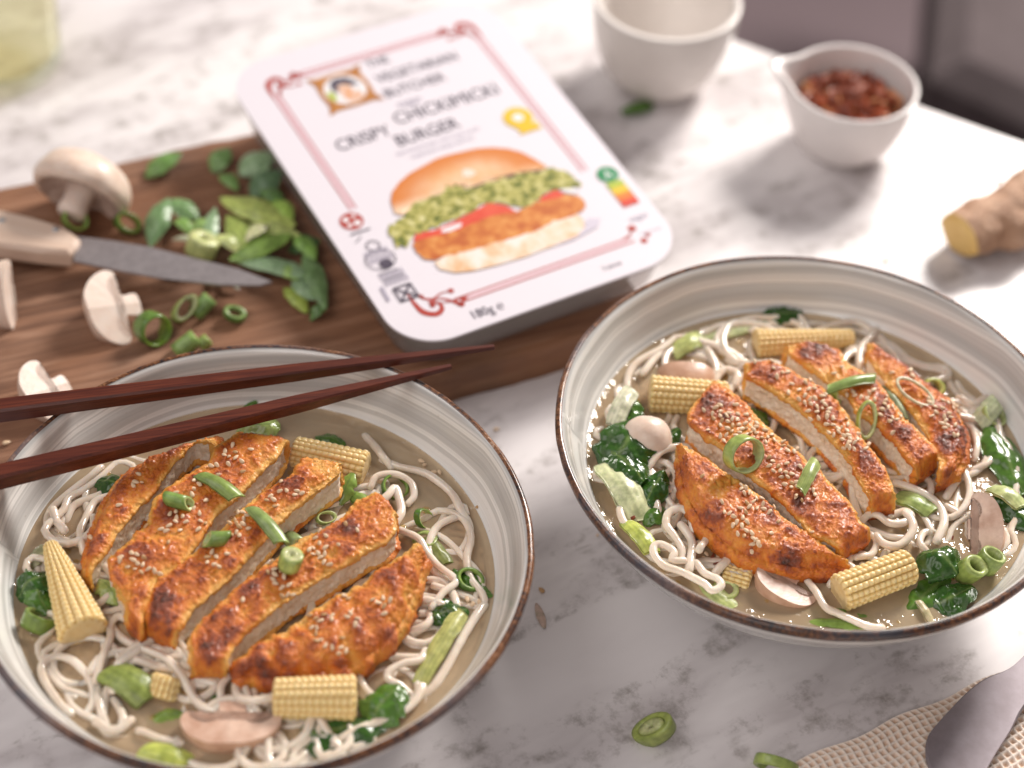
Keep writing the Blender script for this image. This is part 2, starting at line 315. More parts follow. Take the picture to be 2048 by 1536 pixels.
# ------------------------------------------------------------------ cutting board
u = norm([.905, .425]); nrm = np.array([-u[1], u[0]])
pf = np.array([-.07, 61.75]); right = 6.9
def bpt(a, b): return pf + u * a + nrm * b
NU, NV = 260, 120; La, Lb, Wd, TH = -33.0, right, 18.9, 2.0
a = np.linspace(La, Lb, NU); b = np.linspace(0, Wd, NV)
sec = [(0, 0), (-.03, .5), (0, 1.2), (-.02, TH - .35), (.06, TH - .12), (.25, TH - .02)]
rows = [(x, z) for x, z in sec] + [(y, TH) for y in b[4:-4]] + [(Wd - x, z) for x, z in sec[::-1]]
R_ = np.array(rows); V = []
for aa in a:
    ew = .12 * vn(np.array([[aa * .35, 3.1, 0]]))[0] + .05 * vn(np.array([[aa * 1.3, 9.1, 0]]))[0]
    ew2 = .25 * vn(np.array([[aa * .22, 33.1, 0]]))[0] + .06 * vn(np.array([[aa * 1.1, 5.1, 0]]))[0]
    bb = R_[:, 0] + ew * np.clip(1 - R_[:, 0] / 2, 0, 1) + ew2 * np.clip(1 - (Wd - R_[:, 0]) / 2, 0, 1)
    P = pf + np.outer(np.full(len(bb), aa), u) + np.outer(bb, nrm); V.append(np.c_[P, R_[:, 1]])
V = np.array(V).reshape(-1, 3); nz = V[:, 2] > TH - .05
lu = V[:, :2] @ u; lb = V[:, :2] @ nrm
V[:, 2] += np.where(nz, .035 * fbm(np.c_[lu * .15, lb * 2.2, lu * 0], 3) - .05 * np.clip(vn(np.c_[lu * .09, lb * 1.1, lu * 0], 5) - .45, 0, 1) * 3, 0)
m = len(R_); Fc = gridF(NU, m).tolist() + [list(range(m))[::-1], list(range((NU - 1) * m, NU * m))]
fmi = []
for q in Fc:
    zz = [V[i, 2] for i in q[:4]]; fmi.append(1 if (max(zz) - min(zz) > .1 or max(zz) < TH - .3 or len(q) > 4) else 0)
solo('cutting_board', V, Fc, [M['board'], M['endgrain']], 'thick rustic brown wooden cutting board lying behind the left bowl', 'cutting board', fm=fmi)
BT = TH
# ------------------------------------------------------------------ bowls
RZ, SZ, SR = 6.2, 4.0, 9.02
def bowl(c, label):
    t = root('bowl', (c[0], c[1], 0), label, 'bowl', None)
    inner = spline([(0, .8), (3, .9), (6, 1.55), (7.9, 2.75), (SR, SZ), (9.65, 5.1), (10.07, 6.0), (10.13, 6.12), (10.21, 6.17)], 96)
    rr = inner[:, 0]; inner[:, 1] += .025 * np.sin(rr * 9.5 + 1.3 * np.sin(rr * 2)) * (rr > 5)
    outer = spline([(10.32, 5.75), (10.1, 5.2), (9.35, 4.05), (8.1, 2.6), (6.3, 1.3), (4.6, .62), (4.1, .5), (4.05, .0), (3.7, 0), (3.6, .4), (0, .45)], 60)
    n = 220
    V1, F1 = lathe(inner, n, (*c, 0)); V2, F2 = lathe(outer, n, (*c, 0))
    V = np.vstack([V1, V2]); Fc = np.vstack([F1[:, ::-1], F2 + len(V1)])
    d = V - np.array([*c, 0]); ang = np.arctan2(d[:, 1], d[:, 0]); k = .03 * np.sin(3 * ang + c[0]) + .02 * np.sin(7 * ang)
    V[:, 2] += k * (d[:, 2] / RZ) ** 2; r0 = np.hypot(d[:, 0], d[:, 1])
    part('body', V, Fc, M['glaze'], t, attrs={'rad': r0 + .12 * ang})
    rim = spline([(10.2, 6.165), (10.26, 6.2), (10.34, 6.2), (10.43, 6.12), (10.46, 6.0), (10.42, 5.84), (10.36, 5.72), (10.3, 5.7)], 16)
    V, Fc = lathe(rim, 360, (*c, 0)); d = V - np.array([*c, 0]); ang = np.arctan2(d[:, 1], d[:, 0]); k = .03 * np.sin(3 * ang + c[0]) + .02 * np.sin(7 * ang)
    wob = .018 * vn(np.c_[np.cos(ang) * 14, np.sin(ang) * 14, d[:, 2] * 2]); V[:, 2] += k * (d[:, 2] / RZ) ** 2; V[:, :2] += d[:, :2] / 10.3 * (wob[:, None])
    part('rim', V, Fc[:, ::-1], M['rim'], t)
    return t
CL = np.array([-9.1956, 46.730]); CR = np.array([12.258, 54.4036])
bowl(CL, 'left grey cream stoneware bowl with dark rim and chopsticks across it')
bowl(CR, 'right grey cream stoneware bowl with dark rim and no chopsticks')
def broth(c, lab):
    r = np.r_[0, np.linspace(.4, SR + .03, 60)]; n = 180
    V, Fc = lathe(np.c_[r, np.full(len(r), SZ)], n, (*c, 0)); V[:, 2] += .012 * fbm(V * .9, 2) + .05 * np.clip((np.hypot(V[:, 0] - c[0], V[:, 1] - c[1]) - SR + .18) / .2, 0, 1) ** 2
    solo('broth', V, Fc[:, ::-1], M['broth'], lab, 'broth')
broth(CL, 'murky golden broth filling the left bowl'); broth(CR, 'murky golden broth filling the right bowl')
# ------------------------------------------------------------------ fried slices
SLICES = {}
def slice_(key, Apx, Bpx, zt, Th, cutA, cutB, label, ridged=0, seed=0):
    """Apx, Bpx: the two long top edges, same direction"""
    N = 270; MT, MS = 60, 24
    za, zb = zt if isinstance(zt, tuple) else (zt, zt)
    def tow(px):
        P = resample(px, N); t = np.linspace(0, 1, N); return smooth(np.array([W(p[0], p[1], za + (zb - za) * s) for p, s in zip(P, t)]), 2)
    A = tow(Apx); Bq = tow(Bpx)
    # rounded end caps
    caps = 9; rc = .32
    def cap(i, sgn):
        d = norm(((A[i] - A[i - sgn * 6]) + (Bq[i] - Bq[i - sgn * 6])) * 1.0) if 0 <= i - sgn * 6 < N else None
        return d
    ds = norm((A[0] - A[6]) + (Bq[0] - Bq[6])); de = norm((A[-1] - A[-7]) + (Bq[-1] - Bq[-7]))
    secs = []
    for k in range(caps, 0, -1):
        th = k / caps * math.pi / 2; secs.append((A[0] + ds * rc * math.sin(th), Bq[0] + ds * rc * math.sin(th), math.cos(th), 0))
    for i in range(N): secs.append((A[i], Bq[i], 1., 1))
    for k in range(1, caps + 1):
        th = k / caps * math.pi / 2; secs.append((A[-1] + de * rc * math.sin(th), Bq[-1] + de * rc * math.sin(th), math.cos(th), 0))
    rowsV = []; kind = []; edge = []
    M_ = 0
    for (a, b, hs, body) in secs:
        wb = vn(np.array([[a[0] * 3.1, a[1] * 3.1, seed]]))[0]; w_ = np.linalg.norm(b - a); mid = -Th / 2; sec = []; kd = []; eg = []
        nv = norm(b - a) if w_ > 1e-4 else np.array([1., 0, 0])
        shr = .86 + .14 * hs; ctr = (a + b) / 2; a2 = ctr + (a - ctr) * shr; b2 = ctr + (b - ctr) * shr
        # top A->B with dome
        for j in range(MT):
            t_ = j / (MT - 1); p = a2 * (1 - t_) + b2 * t_
            dome = .16 * (1 - (2 * t_ - 1) ** 2)
            da = t_ * w_; db = (1 - t_) * w_
            drop = 0
            if not cutA: drop += .38 * max(0, 1 - da / .55) ** 2
            if not cutB: drop += .38 * max(0, 1 - db / .55) ** 2
            z = mid + (Th / 2 + dome - drop) * hs; sec.append(p + [0, 0, z]); kd.append(0)
            eg.append(max(max(0, 1 - da / .3) if cutA else 0, max(0, 1 - db / .3) if cutB else 0))
        def side(p, sgn, cut):
            for j in range(1, MS):
                s_ = j / MS
                if cut:
                    z = mid + (Th / 2 - Th * s_) * hs; off = -.05 * math.sin(s_ * math.pi) * sgn
                    q = p + nv * off; sec.append(q + [0, 0, z]); kd.append(0 if (s_ < .13 + .05 * wb or s_ > .87 + .05 * wb) else 1); eg.append(.8)
                else:
                    th = s_ * math.pi; dr0 = .38
                    z0 = Th / 2 - dr0; z = mid + (z0 * math.cos(th) if th < math.pi / 2 else (Th / 2) * math.cos(th)) * hs
                    q = p + nv * sgn * .28 * math.sin(th); sec.append(q + [0, 0, z]); kd.append(0); eg.append(.25)
        side(b2, 1, cutB)
        for j in range(8):
            t_ = j / 7; p = b2 * (1 - t_) + a2 * t_; sec.append(p + [0, 0, mid - Th / 2 * hs]); kd.append(0); eg.append(0)
        i0 = len(sec); side(a2, -1, cutA); sec[i0:] = sec[i0:][::-1]; kd[i0:] = kd[i0:][::-1]; eg[i0:] = eg[i0:][::-1]
        M_ = len(sec); rowsV.append(sec); kind.append([k if body else 0 for k in kd]); edge.append(eg)
    V = np.array(rowsV); n = len(rowsV); kind = np.array(kind); edge = np.array(edge)
    # normals by finite difference
    Vu = np.gradient(V, axis=0); Vv = np.roll(V, -1, 1) - np.roll(V, 1, 1); Nn = np.cross(Vu, Vv); Nn /= np.linalg.norm(Nn, axis=2)[:, :, None] + 1e-6
    if Nn[n // 2, MT // 2, 2] < 0: Nn = -Nn
    P = V.reshape(-1, 3); Nf = Nn.reshape(-1, 3); kf = kind.ravel().astype(bool)
    q = P + seed * 7.3
    lump = fbm(q * np.array([1.15, 1.15, 1.15]), 2, seed); med = fbm(q * 3.1, 2, seed + 5, .6); fine = fbm(q * 8.5, 2, seed + 9, .7); crumb = np.clip(vn(q * 6.5, seed + 13), 0, 1) ** 2
    hgt = .1 * lump + .05 * np.abs(med) + .035 * fine + .09 * crumb
    if ridged:
        tt = np.repeat(np.linspace(0, 1, n), M_); hgt += .09 * np.sin(tt * 58 + 2 * lump) * (.5 + .5 * vn(q * .8, 3))
    disp = np.where(kf, .055 * fbm(q * 4.2, 3, 3, .65) - .04, hgt)
    fade = np.ones((n, M_)); P = P + Nf * disp[:, None] * fade.ravel()[:, None]
    hn = (hgt - hgt.mean()) / (hgt.std() + 1e-6) * .5 + .5
    Fq = gridF(n, M_, False, True); fk = kind.ravel()[Fq].min(1)
    org = np.array([*P.mean(0)[:2], P[:, 2].min()]); t = root('fried_slice', org, label, 'schnitzel slice', None)
    def sub(mask, name, mat):
        Fm = Fq[mask]; ids, inv = np.unique(Fm, return_inverse=True); Fm = inv.reshape(Fm.shape)
        return part(name, P[ids], Fm, mat, t, attrs={'hgt': hn[ids], 'edge': edge.ravel()[ids]})
    sub(fk == 0, 'crust', M['crust'])
    if (fk == 1).any(): sub(fk == 1, 'meat', M['meat'])
    SLICES[key] = (P, Fq); return t
TH1 = 1.36
slice_('L1', [(422, 868), (300, 905), (240, 948), (203, 1005), (178, 1070), (168, 1128)], [(416, 885), (388, 882), (350, 924), (316, 973), (266, 1027), (222, 1084), (186, 1140)], (5.6, 5.0), TH1, False, True, 'leftmost fried slice in the left bowl, darkest brown, tucked under the chopstick', seed=1)
slice_('L2', [(470, 868), (431, 895), (416, 926), (372, 955), (310, 999), (293, 1049), (258, 1087), (217, 1119), (228, 1175), (249, 1212)], [(571, 885), (557, 910), (513, 955), (475, 992), (439, 1022), (405, 1066), (379, 1109), (308, 1168), (290, 1212), (283, 1245)], (5.8, 5.2), TH1, True, True, 'second fried slice from the left in the left bowl, broad with a browned far end', seed=2)
slice_('L3', [(606, 922), (582, 955), (517, 988), (457, 1046), (395, 1102), (331, 1139), (296, 1191), (293, 1229)], [(683, 928), (681, 949), (646, 976), (597, 1011), (559, 1045), (517, 1092), (457, 1160), (387, 1218), (356, 1258)], (5.9, 5.2), TH1, True, True, 'middle fried slice of the left bowl with a broad pale cut side', seed=3)
slice_('L4', [(745, 985), (705, 1005), (690, 1034), (660, 1055), (605, 1075), (560, 1110), (527, 1135), (475, 1180), (437, 1215), (393, 1250), (372, 1290), (376, 1313)], [(790, 1030), (795, 1056), (775, 1084), (734, 1102), (676, 1139), (617, 1174), (559, 1211), (500, 1256), (469, 1290), (458, 1315)], (5.9, 5.2), TH1, True, True, 'fourth fried slice in the left bowl with a knobbly far end', seed=4)
slice_('L5', [(828, 1092), (808, 1106), (778, 1130), (729, 1162), (688, 1189), (641, 1212), (608, 1235), (570, 1262), (518, 1287), (482, 1316)], [(846, 1112), (832, 1158), (815, 1200), (800, 1238), (762, 1280), (718, 1312), (660, 1330), (590, 1338), (520, 1342), (486, 1338)], (5.6, 5.0), TH1, True, False, 'front crescent shaped fried slice of the left bowl with ridged crust', ridged=1, seed=5)
slice_('R1', [(1364, 889), (1387, 901), (1411, 917), (1452, 945), (1481, 966), (1510, 986), (1539, 1012), (1598, 1056), (1642, 1085), (1686, 1112)], [(1362, 906), (1368, 955), (1386, 998), (1410, 1036), (1450, 1070), (1496, 1098), (1545, 1113), (1600, 1123), (1650, 1123), (1684, 1120)], (5.6, 4.9), TH1, True, False, 'front crescent shaped fried slice of the right bowl pointing at the baby corn', seed=6)
slice_('R2', [(1435, 768), (1452, 776), (1481, 798), (1510, 831), (1539, 860), (1580, 893), (1612, 915), (1665, 964), (1697, 1002), (1733, 1050)], [(1418, 778), (1380, 822), (1378, 840), (1405, 868), (1446, 900), (1492, 948), (1536, 976), (1567, 1005), (1594, 1036), (1622, 1070), (1672, 1090)], (5.8, 5.1), TH1, True, True, 'second fried slice from the front in the right bowl, heaped with sesame', seed=7)
slice_('R3', [(1545, 727), (1570, 733), (1612, 757), (1641, 774), (1671, 802), (1700, 831), (1735, 890), (1767, 935), (1792, 985)], [(1495, 735), (1492, 753), (1536, 775), (1574, 802), (1612, 831), (1647, 863), (1682, 901), (1703, 931), (1718, 962), (1737, 992)], (5.9, 5.3), 1.35, True, True, 'middle fried slice of the right bowl with a wide white cut side', seed=8)
slice_('R4', [(1640, 692), (1676, 699), (1695, 726), (1723, 743), (1758, 770), (1800, 822), (1835, 860), (1876, 898)], [(1576, 692), (1578, 706), (1600, 722), (1630, 743), (1653, 764), (1697, 793), (1712, 822), (1759, 852), (1788, 881), (1826, 930)], (5.6, 5.3), TH1, True, True, 'fourth fried slice of the right bowl under curls of spring onion', seed=9)
slice_('R5', [(1762, 693), (1780, 704), (1814, 726), (1841, 749), (1893, 784), (1920, 828), (1934, 866), (1934, 901), (1920, 930)], [(1740, 694), (1736, 712), (1759, 749), (1785, 781), (1823, 819), (1838, 846), (1861, 881), (1876, 915), (1880, 938)], (5.4, 5.2), TH1, False, True, 'rearmost fried slice of the right bowl beside the far rim', seed=10)
BV = {k: BVHTree.FromPolygons([tuple(p) for p in P], [tuple(int(i) for i in f) for f in Fq]) for k, (P, Fq) in SLICES.items()}
def hit(px, py):
    d = Vector(ray(px, py)).normalized(); best = None
    for k, b in BV.items():
        r = b.ray_cast(Vector(CAMP), d)
        if r[0] is not None and (best is None or r[3] < best[1]): best = (r[0], r[3], r[1], k)
    return best
def sector(p, c):
    d = np.asarray(p)[:2] - c; a = math.degrees(math.atan2(d[1], d[0])) % 360; k = int((a + 22.5) // 45) % 8; r = math.hypot(*d)
    return ('right', 'far right', 'far', 'far left', 'left', 'near left', 'near', 'near right')[k] + (' wall' if r > 6.2 else ' middle' if r > 3 else ' centre')
# ------------------------------------------------------------------ noodles
def noodle(P, r, label, group=None, k=9):
    r = r * (1 + .1 * vn(np.c_[np.arange(len(P)) * .17, np.full(len(P), P[0, 0] * 3), np.full(len(P), P[0, 1])]) + .05 * vn(np.c_[np.arange(len(P)) * .6, np.full(len(P), P[0, 1]), np.zeros(len(P))]))
    V, Fc = tube(P, r, k, flat=.88); return solo('noodle', V, Fc, M['noodle'], label, 'noodle', group)
def nz(base, i, n, j): return base + .12 * math.sin(i * 1.1 + j * 2.3)
LN = [  # hand followed strands: (points, z, label)
 ([(141,1423),(117,1402),(88,1358),(85,1329),(108,1313),(141,1317),(170,1341),(185,1367),(185,1399),(170,1420)], 4.2, 'noodle bent into a wide loop at the lower left of the left bowl'),
 ([(190,1360),(202,1320),(220,1276),(220,1247),(237,1229),(264,1244),(278,1273),(264,1309),(258,1335)], 4.3, 'noodle arching like a hairpin right of the large baby corn cone'),
 ([(272,1317),(308,1329),(352,1335),(385,1352),(430,1362)], 4.3, 'straight noodle above the small baby corn chunk in the left bowl'),
 ([(384,1358),(387,1391),(422,1414),(440,1405),(442,1373),(460,1350),(482,1345)], 4.35, 'noodle dipping in a U beside the left bowl mushroom'),
 ([(472,1345),(474,1385),(498,1400),(536,1397),(560,1380)], 4.5, 'noodle end curling over the front baby corn of the left bowl'),
 ([(193,1350),(196,1379),(203,1425),(215,1450)], 4.1, 'noodle hanging down beside the olive onion piece in the left bowl'),
 ([(308,1268),(337,1291),(375,1315),(400,1330)], 4.2, 'short noodle end below the second fried slice of the left bowl'),
 ([(300,1290),(335,1305),(378,1330)], 4.15, 'lower of the short noodles below the left fried slices'),
 ([(275,1458),(311,1470),(363,1482)], 4.15, 'pale noodle end left of the front mushroom in the left bowl'),
 ([(190,1438),(215,1453),(245,1452),(262,1436)], 4.25, 'bright noodle end near the lower left wall of the left bowl'),
 ([(225,1390),(238,1410),(246,1436),(240,1455)], 4.2, 'noodle tip rising beside the bright noodle end in the left bowl'),
 ([(729,862),(743,882),(764,911),(784,929)], 4.2, 'noodle with a frayed tip near the right wall of the left bowl'),
 ([(762,912),(800,930),(840,942),(866,955),(904,988),(925,1026),(939,1049),(937,1075),(919,1096),(893,1096)], 4.2, 'long noodle following the right wall of the left bowl'),
 ([(740,970),(755,952),(793,948),(822,961),(828,985),(815,1000)], 4.4, 'noodle arch over a green ring in the left bowl'),
 ([(755,1008),(775,990),(790,973),(798,990),(803,1017),(790,1042)], 4.5, 'small noodle hook in front of the noodle arch of the left bowl'),
 ([(799,1055),(837,1073),(852,1096),(875,1124),(904,1147),(911,1162),(887,1182),(863,1212)], 4.4, 'thick kinked noodle right of the crescent slice in the left bowl'),
 ([(850,1153),(887,1159),(908,1190),(916,1227)], 4.2, 'noodle crossing under the kinked noodle of the left bowl'),
 ([(749,1315),(775,1306),(786,1282)], 4.3, 'short noodle below the crescent slice of the left bowl'),
 ([(852,1291),(840,1317),(808,1326),(780,1341),(776,1356),(799,1366),(820,1380)], 4.4, 'bright S shaped noodle near the front right of the left bowl'),
 ([(969,1203),(951,1232),(925,1275),(887,1341),(860,1375),(813,1402)], 4.15, 'noodle lying along the lower right wall of the left bowl'),
 ([(202,929),(176,955),(132,988),(100,1016),(94,1046),(117,1070),(164,1085)], 4.2, 'long noodle sweeping along the left wall of the left bowl'),
 ([(105,1014),(112,1036),(129,1058)], 4.45, 'stubby white noodle tip standing by the left wall of the left bowl'),
 ([(220,985),(190,996),(173,1026),(160,1061),(167,1102)], 4.3, 'noodle curving beside the darkest slice of the left bowl'),
 ([(238,960),(200,985),(150,1010),(130,1040)], 4.1, 'noodle behind the curving one at the left of the left bowl'),
 ([(840,1210),(862,1232),(845,1255),(800,1260)], 4.2, 'noodle hook right of the crescent slice tip'),
]
RN = [
 ([(1387,1055),(1384,1038),(1375,1023),(1358,1017),(1337,1026),(1333,1047),(1349,1067),(1364,1090),(1364,1108)], 4.7, 'noodle hoop standing up left of the right crescent slice'),
 ([(1370,1117),(1345,1118),(1348,1102),(1323,1088),(1308,1092),(1310,1110),(1329,1129),(1364,1140),(1408,1161),(1425,1175),(1443,1166),(1437,1152),(1411,1140),(1393,1117)], 4.75, 'bright looping noodle piled at the front left of the right bowl'),
 ([(1378,1138),(1384,1105),(1384,1076),(1362,1044)], 4.6, 'upright noodle strand through the hoop in the right bowl'),
 ([(1419,1064),(1398,1098)], 4.8, 'short noodle tip dotted with sesame in the right bowl'),
 ([(1450,1085),(1457,1105),(1452,1122),(1431,1142)], 4.4, 'noodle hook below the right crescent slice'),
 ([(1606,1138),(1616,1155),(1633,1181),(1651,1214),(1674,1226),(1697,1236),(1735,1249),(1768,1248)], 4.3, 'long white noodle running to the front rim of the right bowl'),
 ([(1715,1052),(1735,1030),(1755,1030),(1779,1046),(1806,1044),(1823,1029),(1811,1017),(1782,1023)], 4.5, 'noodle knot right of the sesame covered slice end'),
 ([(1812,1020),(1826,1046),(1820,1070),(1794,1087),(1767,1079),(1754,1062)], 4.6, 'round noodle loop above the front baby corn of the right bowl'),
 ([(1732,1060),(1753,1078),(1744,1103),(1712,1110)], 4.4, 'noodle bend touching the front baby corn of the right bowl'),
 ([(1790,960),(1844,979),(1879,1005),(1889,1041),(1874,1080)], 4.45, 'noodle arch left of the large mushroom in the right bowl'),
 ([(1878,1058),(1850,1060),(1840,1085),(1856,1102)], 4.3, 'small noodle bend under the arch by the large mushroom'),
 ([(1712,1096),(1690,1130),(1662,1164)], 4.3, 'noodle emerging under the point of the right crescent slice'),
 ([(1293,934),(1323,903),(1364,889),(1390,893)], 4.5, 'noodle arching over to the dark leaves in the right bowl'),
 ([(1349,905),(1355,930),(1356,952),(1345,990)], 4.3, 'noodle hanging left of the right crescent slice'),
 ([(1302,941),(1303,964),(1312,994),(1317,1023)], 4.3, 'noodle beside the pale bok choy stem'),
 ([(1323,959),(1349,970),(1375,993)], 4.4, 'thick noodle end next to the right crescent slice'),
 ([(1425,765),(1440,742),(1457,735),(1475,748),(1470,768)], 4.3, 'small noodle ring behind the sesame covered slice'),
 ([(1455,712),(1475,724),(1500,722)], 4.2, 'noodle end between crescent mushroom and far baby corn'),
 ([(1555,640),(1580,642),(1600,652),(1612,668)], 4.15, 'noodle behind the far baby corn of the right bowl'),
 ([(1620,668),(1640,658),(1671,649),(1718,645),(1756,670),(1785,693),(1820,722)], 4.15, 'long noodle arching along the far side of the right bowl'),
 ([(1694,702),(1715,692),(1742,688)], 4.2, 'noodle end between the two rear slices'),
 ([(1917,790),(1945,803),(1975,792)], 4.3, 'noodle by the pale onion ring at the right wall'),
 ([(1925,812),(1946,846),(1955,885),(1950,915)], 4.2, 'noodle following the right side of the rearmost slice'),
 ([(1970,872),(1988,896),(1976,925),(1946,938)], 4.25, 'noodle bend beside the striped leaf in the right bowl'),
 ([(1925,945),(1910,965),(1894,988)], 4.2, 'noodle between the rearmost slice and the large mushroom'),
 ([(1560,800),(1572,840),(1600,870),(1608,895)], 4.3, 'noodle lying in the gap left of the middle slice'),
 ([(1425,915),(1450,925),(1475,940)], 4.2, 'noodle stub under the large spring onion ring'),
 ([(1540,1140),(1580,1150),(1625,1146)], 4.0, 'noodle half sunk in front of the right crescent slice'),
]
for lst, c in ((LN, CL), (RN, CR)):
    for j, (pts, z, lab) in enumerate(lst):
        n = len(pts); P = np.array([W(x, y, z) for x, y in pts]); P = spline(P, max(14, n * 7))
        tt = np.linspace(0, 1, len(P)); P[:, 2] += .09 * np.sin(tt * 5 + j) - .12 * (np.abs(tt * 2 - 1)) ** 4 - .08
        noodle(P, .162 + .015 * math.sin(j * 3.7), lab, k=12)
def inside(P, c, rmax, zlo):
    d = P[:, :2] - c; r = np.hypot(d[:, 0], d[:, 1]); s = np.minimum(1, rmax / np.maximum(r, 1e-6)); P[:, :2] = c + d * s[:, None]; return P
def fillers(c, off, n, seed, lab, grp, avoid):
    rg = np.random.default_rng(seed); made = 0
    while made < n:
        ang = rg.uniform(0, 2 * np.pi); rr = 8.1 * math.sqrt(rg.uniform(0, 1)); p = np.array([*(c + off + rr * np.array([math.cos(ang), math.sin(ang)]))])
        if avoid(p): continue
        d = rg.uniform(0, 2 * np.pi); cur = rg.uniform(-.5, .5); pts = [p.copy()]; q = p.copy()
        for s_ in range(int(rg.integers(30, 64))):
            cur += rg.normal(0, .14); cur = np.clip(cur, -.75, .75); d += cur * .55; st = np.array([math.cos(d), math.sin(d)]) * .32
            if np.hypot(*(q + st - c - off * .4)) > 8.6 or avoid(q + st): d += .9; st = np.array([math.cos(d), math.sin(d)]) * .32
            q = q + st; pts.append(q.copy())
        pts = np.array(pts); zc = rg.uniform(3.3, 4.12)
        P = np.c_[pts, zc + .22 * np.sin(np.arange(len(pts)) * .16 + rg.uniform(0, 6))]
        P = inside(P, c, 8.75, 0); P = spline(P[::2], len(P)); P[:, 2] = np.minimum(P[:, 2], 4.3)
        noodle(P, rg.uniform(.145, .175), f"{lab.replace('among many others in the broth', 'in the broth by the ' + sector(P.mean(0), c))}", grp, k=8); made += 1
fillers(CL, np.array([.2, -.5]), 140, 3, 'pale noodle curled among many others in the broth of the left bowl', 'tangled noodles in the left bowl', lambda p: (p[1] - CL[1]) > 5.2 - .1 * (p[0] - CL[0]) or ((p[0]-CL[0]) > 4.6 and (p[1]-CL[1]) > 3.8))
fillers(CR, np.array([0, .2]), 130, 4, 'pale noodle curled among many others in the broth of the right bowl', 'tangled noodles in the right bowl', lambda p: (p[1] - CR[1]) < -6.0 + .0 * p[0] or np.hypot(p[0]-CR[0]-5.2, p[1]-CR[1]+6.0) < 2.6)
# ------------------------------------------------------------------ spring onion, leaf, corn, mushroom builders
G1 = (.26, .38, .08); G2 = (.4, .5, .16); G3 = (.6, .66, .3); DK = (.085, .19, .028); DK2 = (.035, .1, .015); PALE = (.66, .68, .4); YG = (.5, .55, .12); BLG = (.22, .33, .18)
def basis(ax):
    z = norm(ax); x = norm(np.cross([.13, .97, .2], z)); y = np.cross(z, x); return np.stack([x, y, z], 1)
def onion(px, py, z, ax, r, ln, lab, wall=.14, shear=(0, 0), sq=1, cols=(G1, G3), grp=None, spin=0, inner=False, name='spring_onion_ring'):
    """hollow tube slice; ax = axis in world, shear tilts both cut faces, sq squashes one way"""
    n = 40; a = np.linspace(0, 2 * np.pi, n, endpoint=False); prof = [(1, -1), (1.015, -.5), (1.02, 0), (1.015, .5), (1, 1), (1 - wall / r * .5, 1.03), (1 - wall / r, 1), (1 - wall / r, 0), (1 - wall / r, -1), (1 - wall / r * .5, -1.03)]
    V = []; C = []
    for (pr, pz) in prof:
        x = np.cos(a) * r * pr; y = np.sin(a) * r * pr * sq; zz = pz * ln / 2 + shear[0] * x + shear[1] * y
        V.append(np.stack([x, y, zz], 1)); k = 0 if pr > .995 and abs(pz) < 1.02 and pr >= 1 else 1
        cc = np.array(cols[0]) if k == 0 else np.array(cols[1]); C.append(np.tile(cc, (n, 1)))
    V = np.array(V).transpose(1, 0, 2).reshape(-1, 3); C = np.array(C).transpose(1, 0, 2).reshape(-1, 3); m_ = len(prof); Fc = gridF(n, m_, True, True)
    st = vn(np.c_[np.repeat(np.cos(a) * 9, m_), np.repeat(np.sin(a) * 9, m_), np.zeros(n * m_)], 4); C = C * (1.12 + .18 * st[:, None])
    if inner:
        V2 = V * np.array([.48, .48, .97]) - [0, 0, .02]; V2[:, 2] = V[:, 2] * .96; V = np.vstack([V, V2]); C = np.vstack([C, np.tile(np.array(cols[1]) * 1.05, (len(V2), 1))]); Fc = np.vstack([Fc, Fc + len(V2)])
    V += .012 * np.stack([vn(V * 3 + s_, s_) for s_ in (1, 2, 3)], 1)
    cs, sn = math.cos(spin), math.sin(spin); R0 = np.array([[cs, -sn, 0], [sn, cs, 0], [0, 0, 1]])
    V = V @ R0.T @ basis(ax).T + W(px, py, z); return solo(name, V, Fc, M['scal'], lab, 'spring onion', grp, attrs={'col': np.clip(C, 0, 1)})
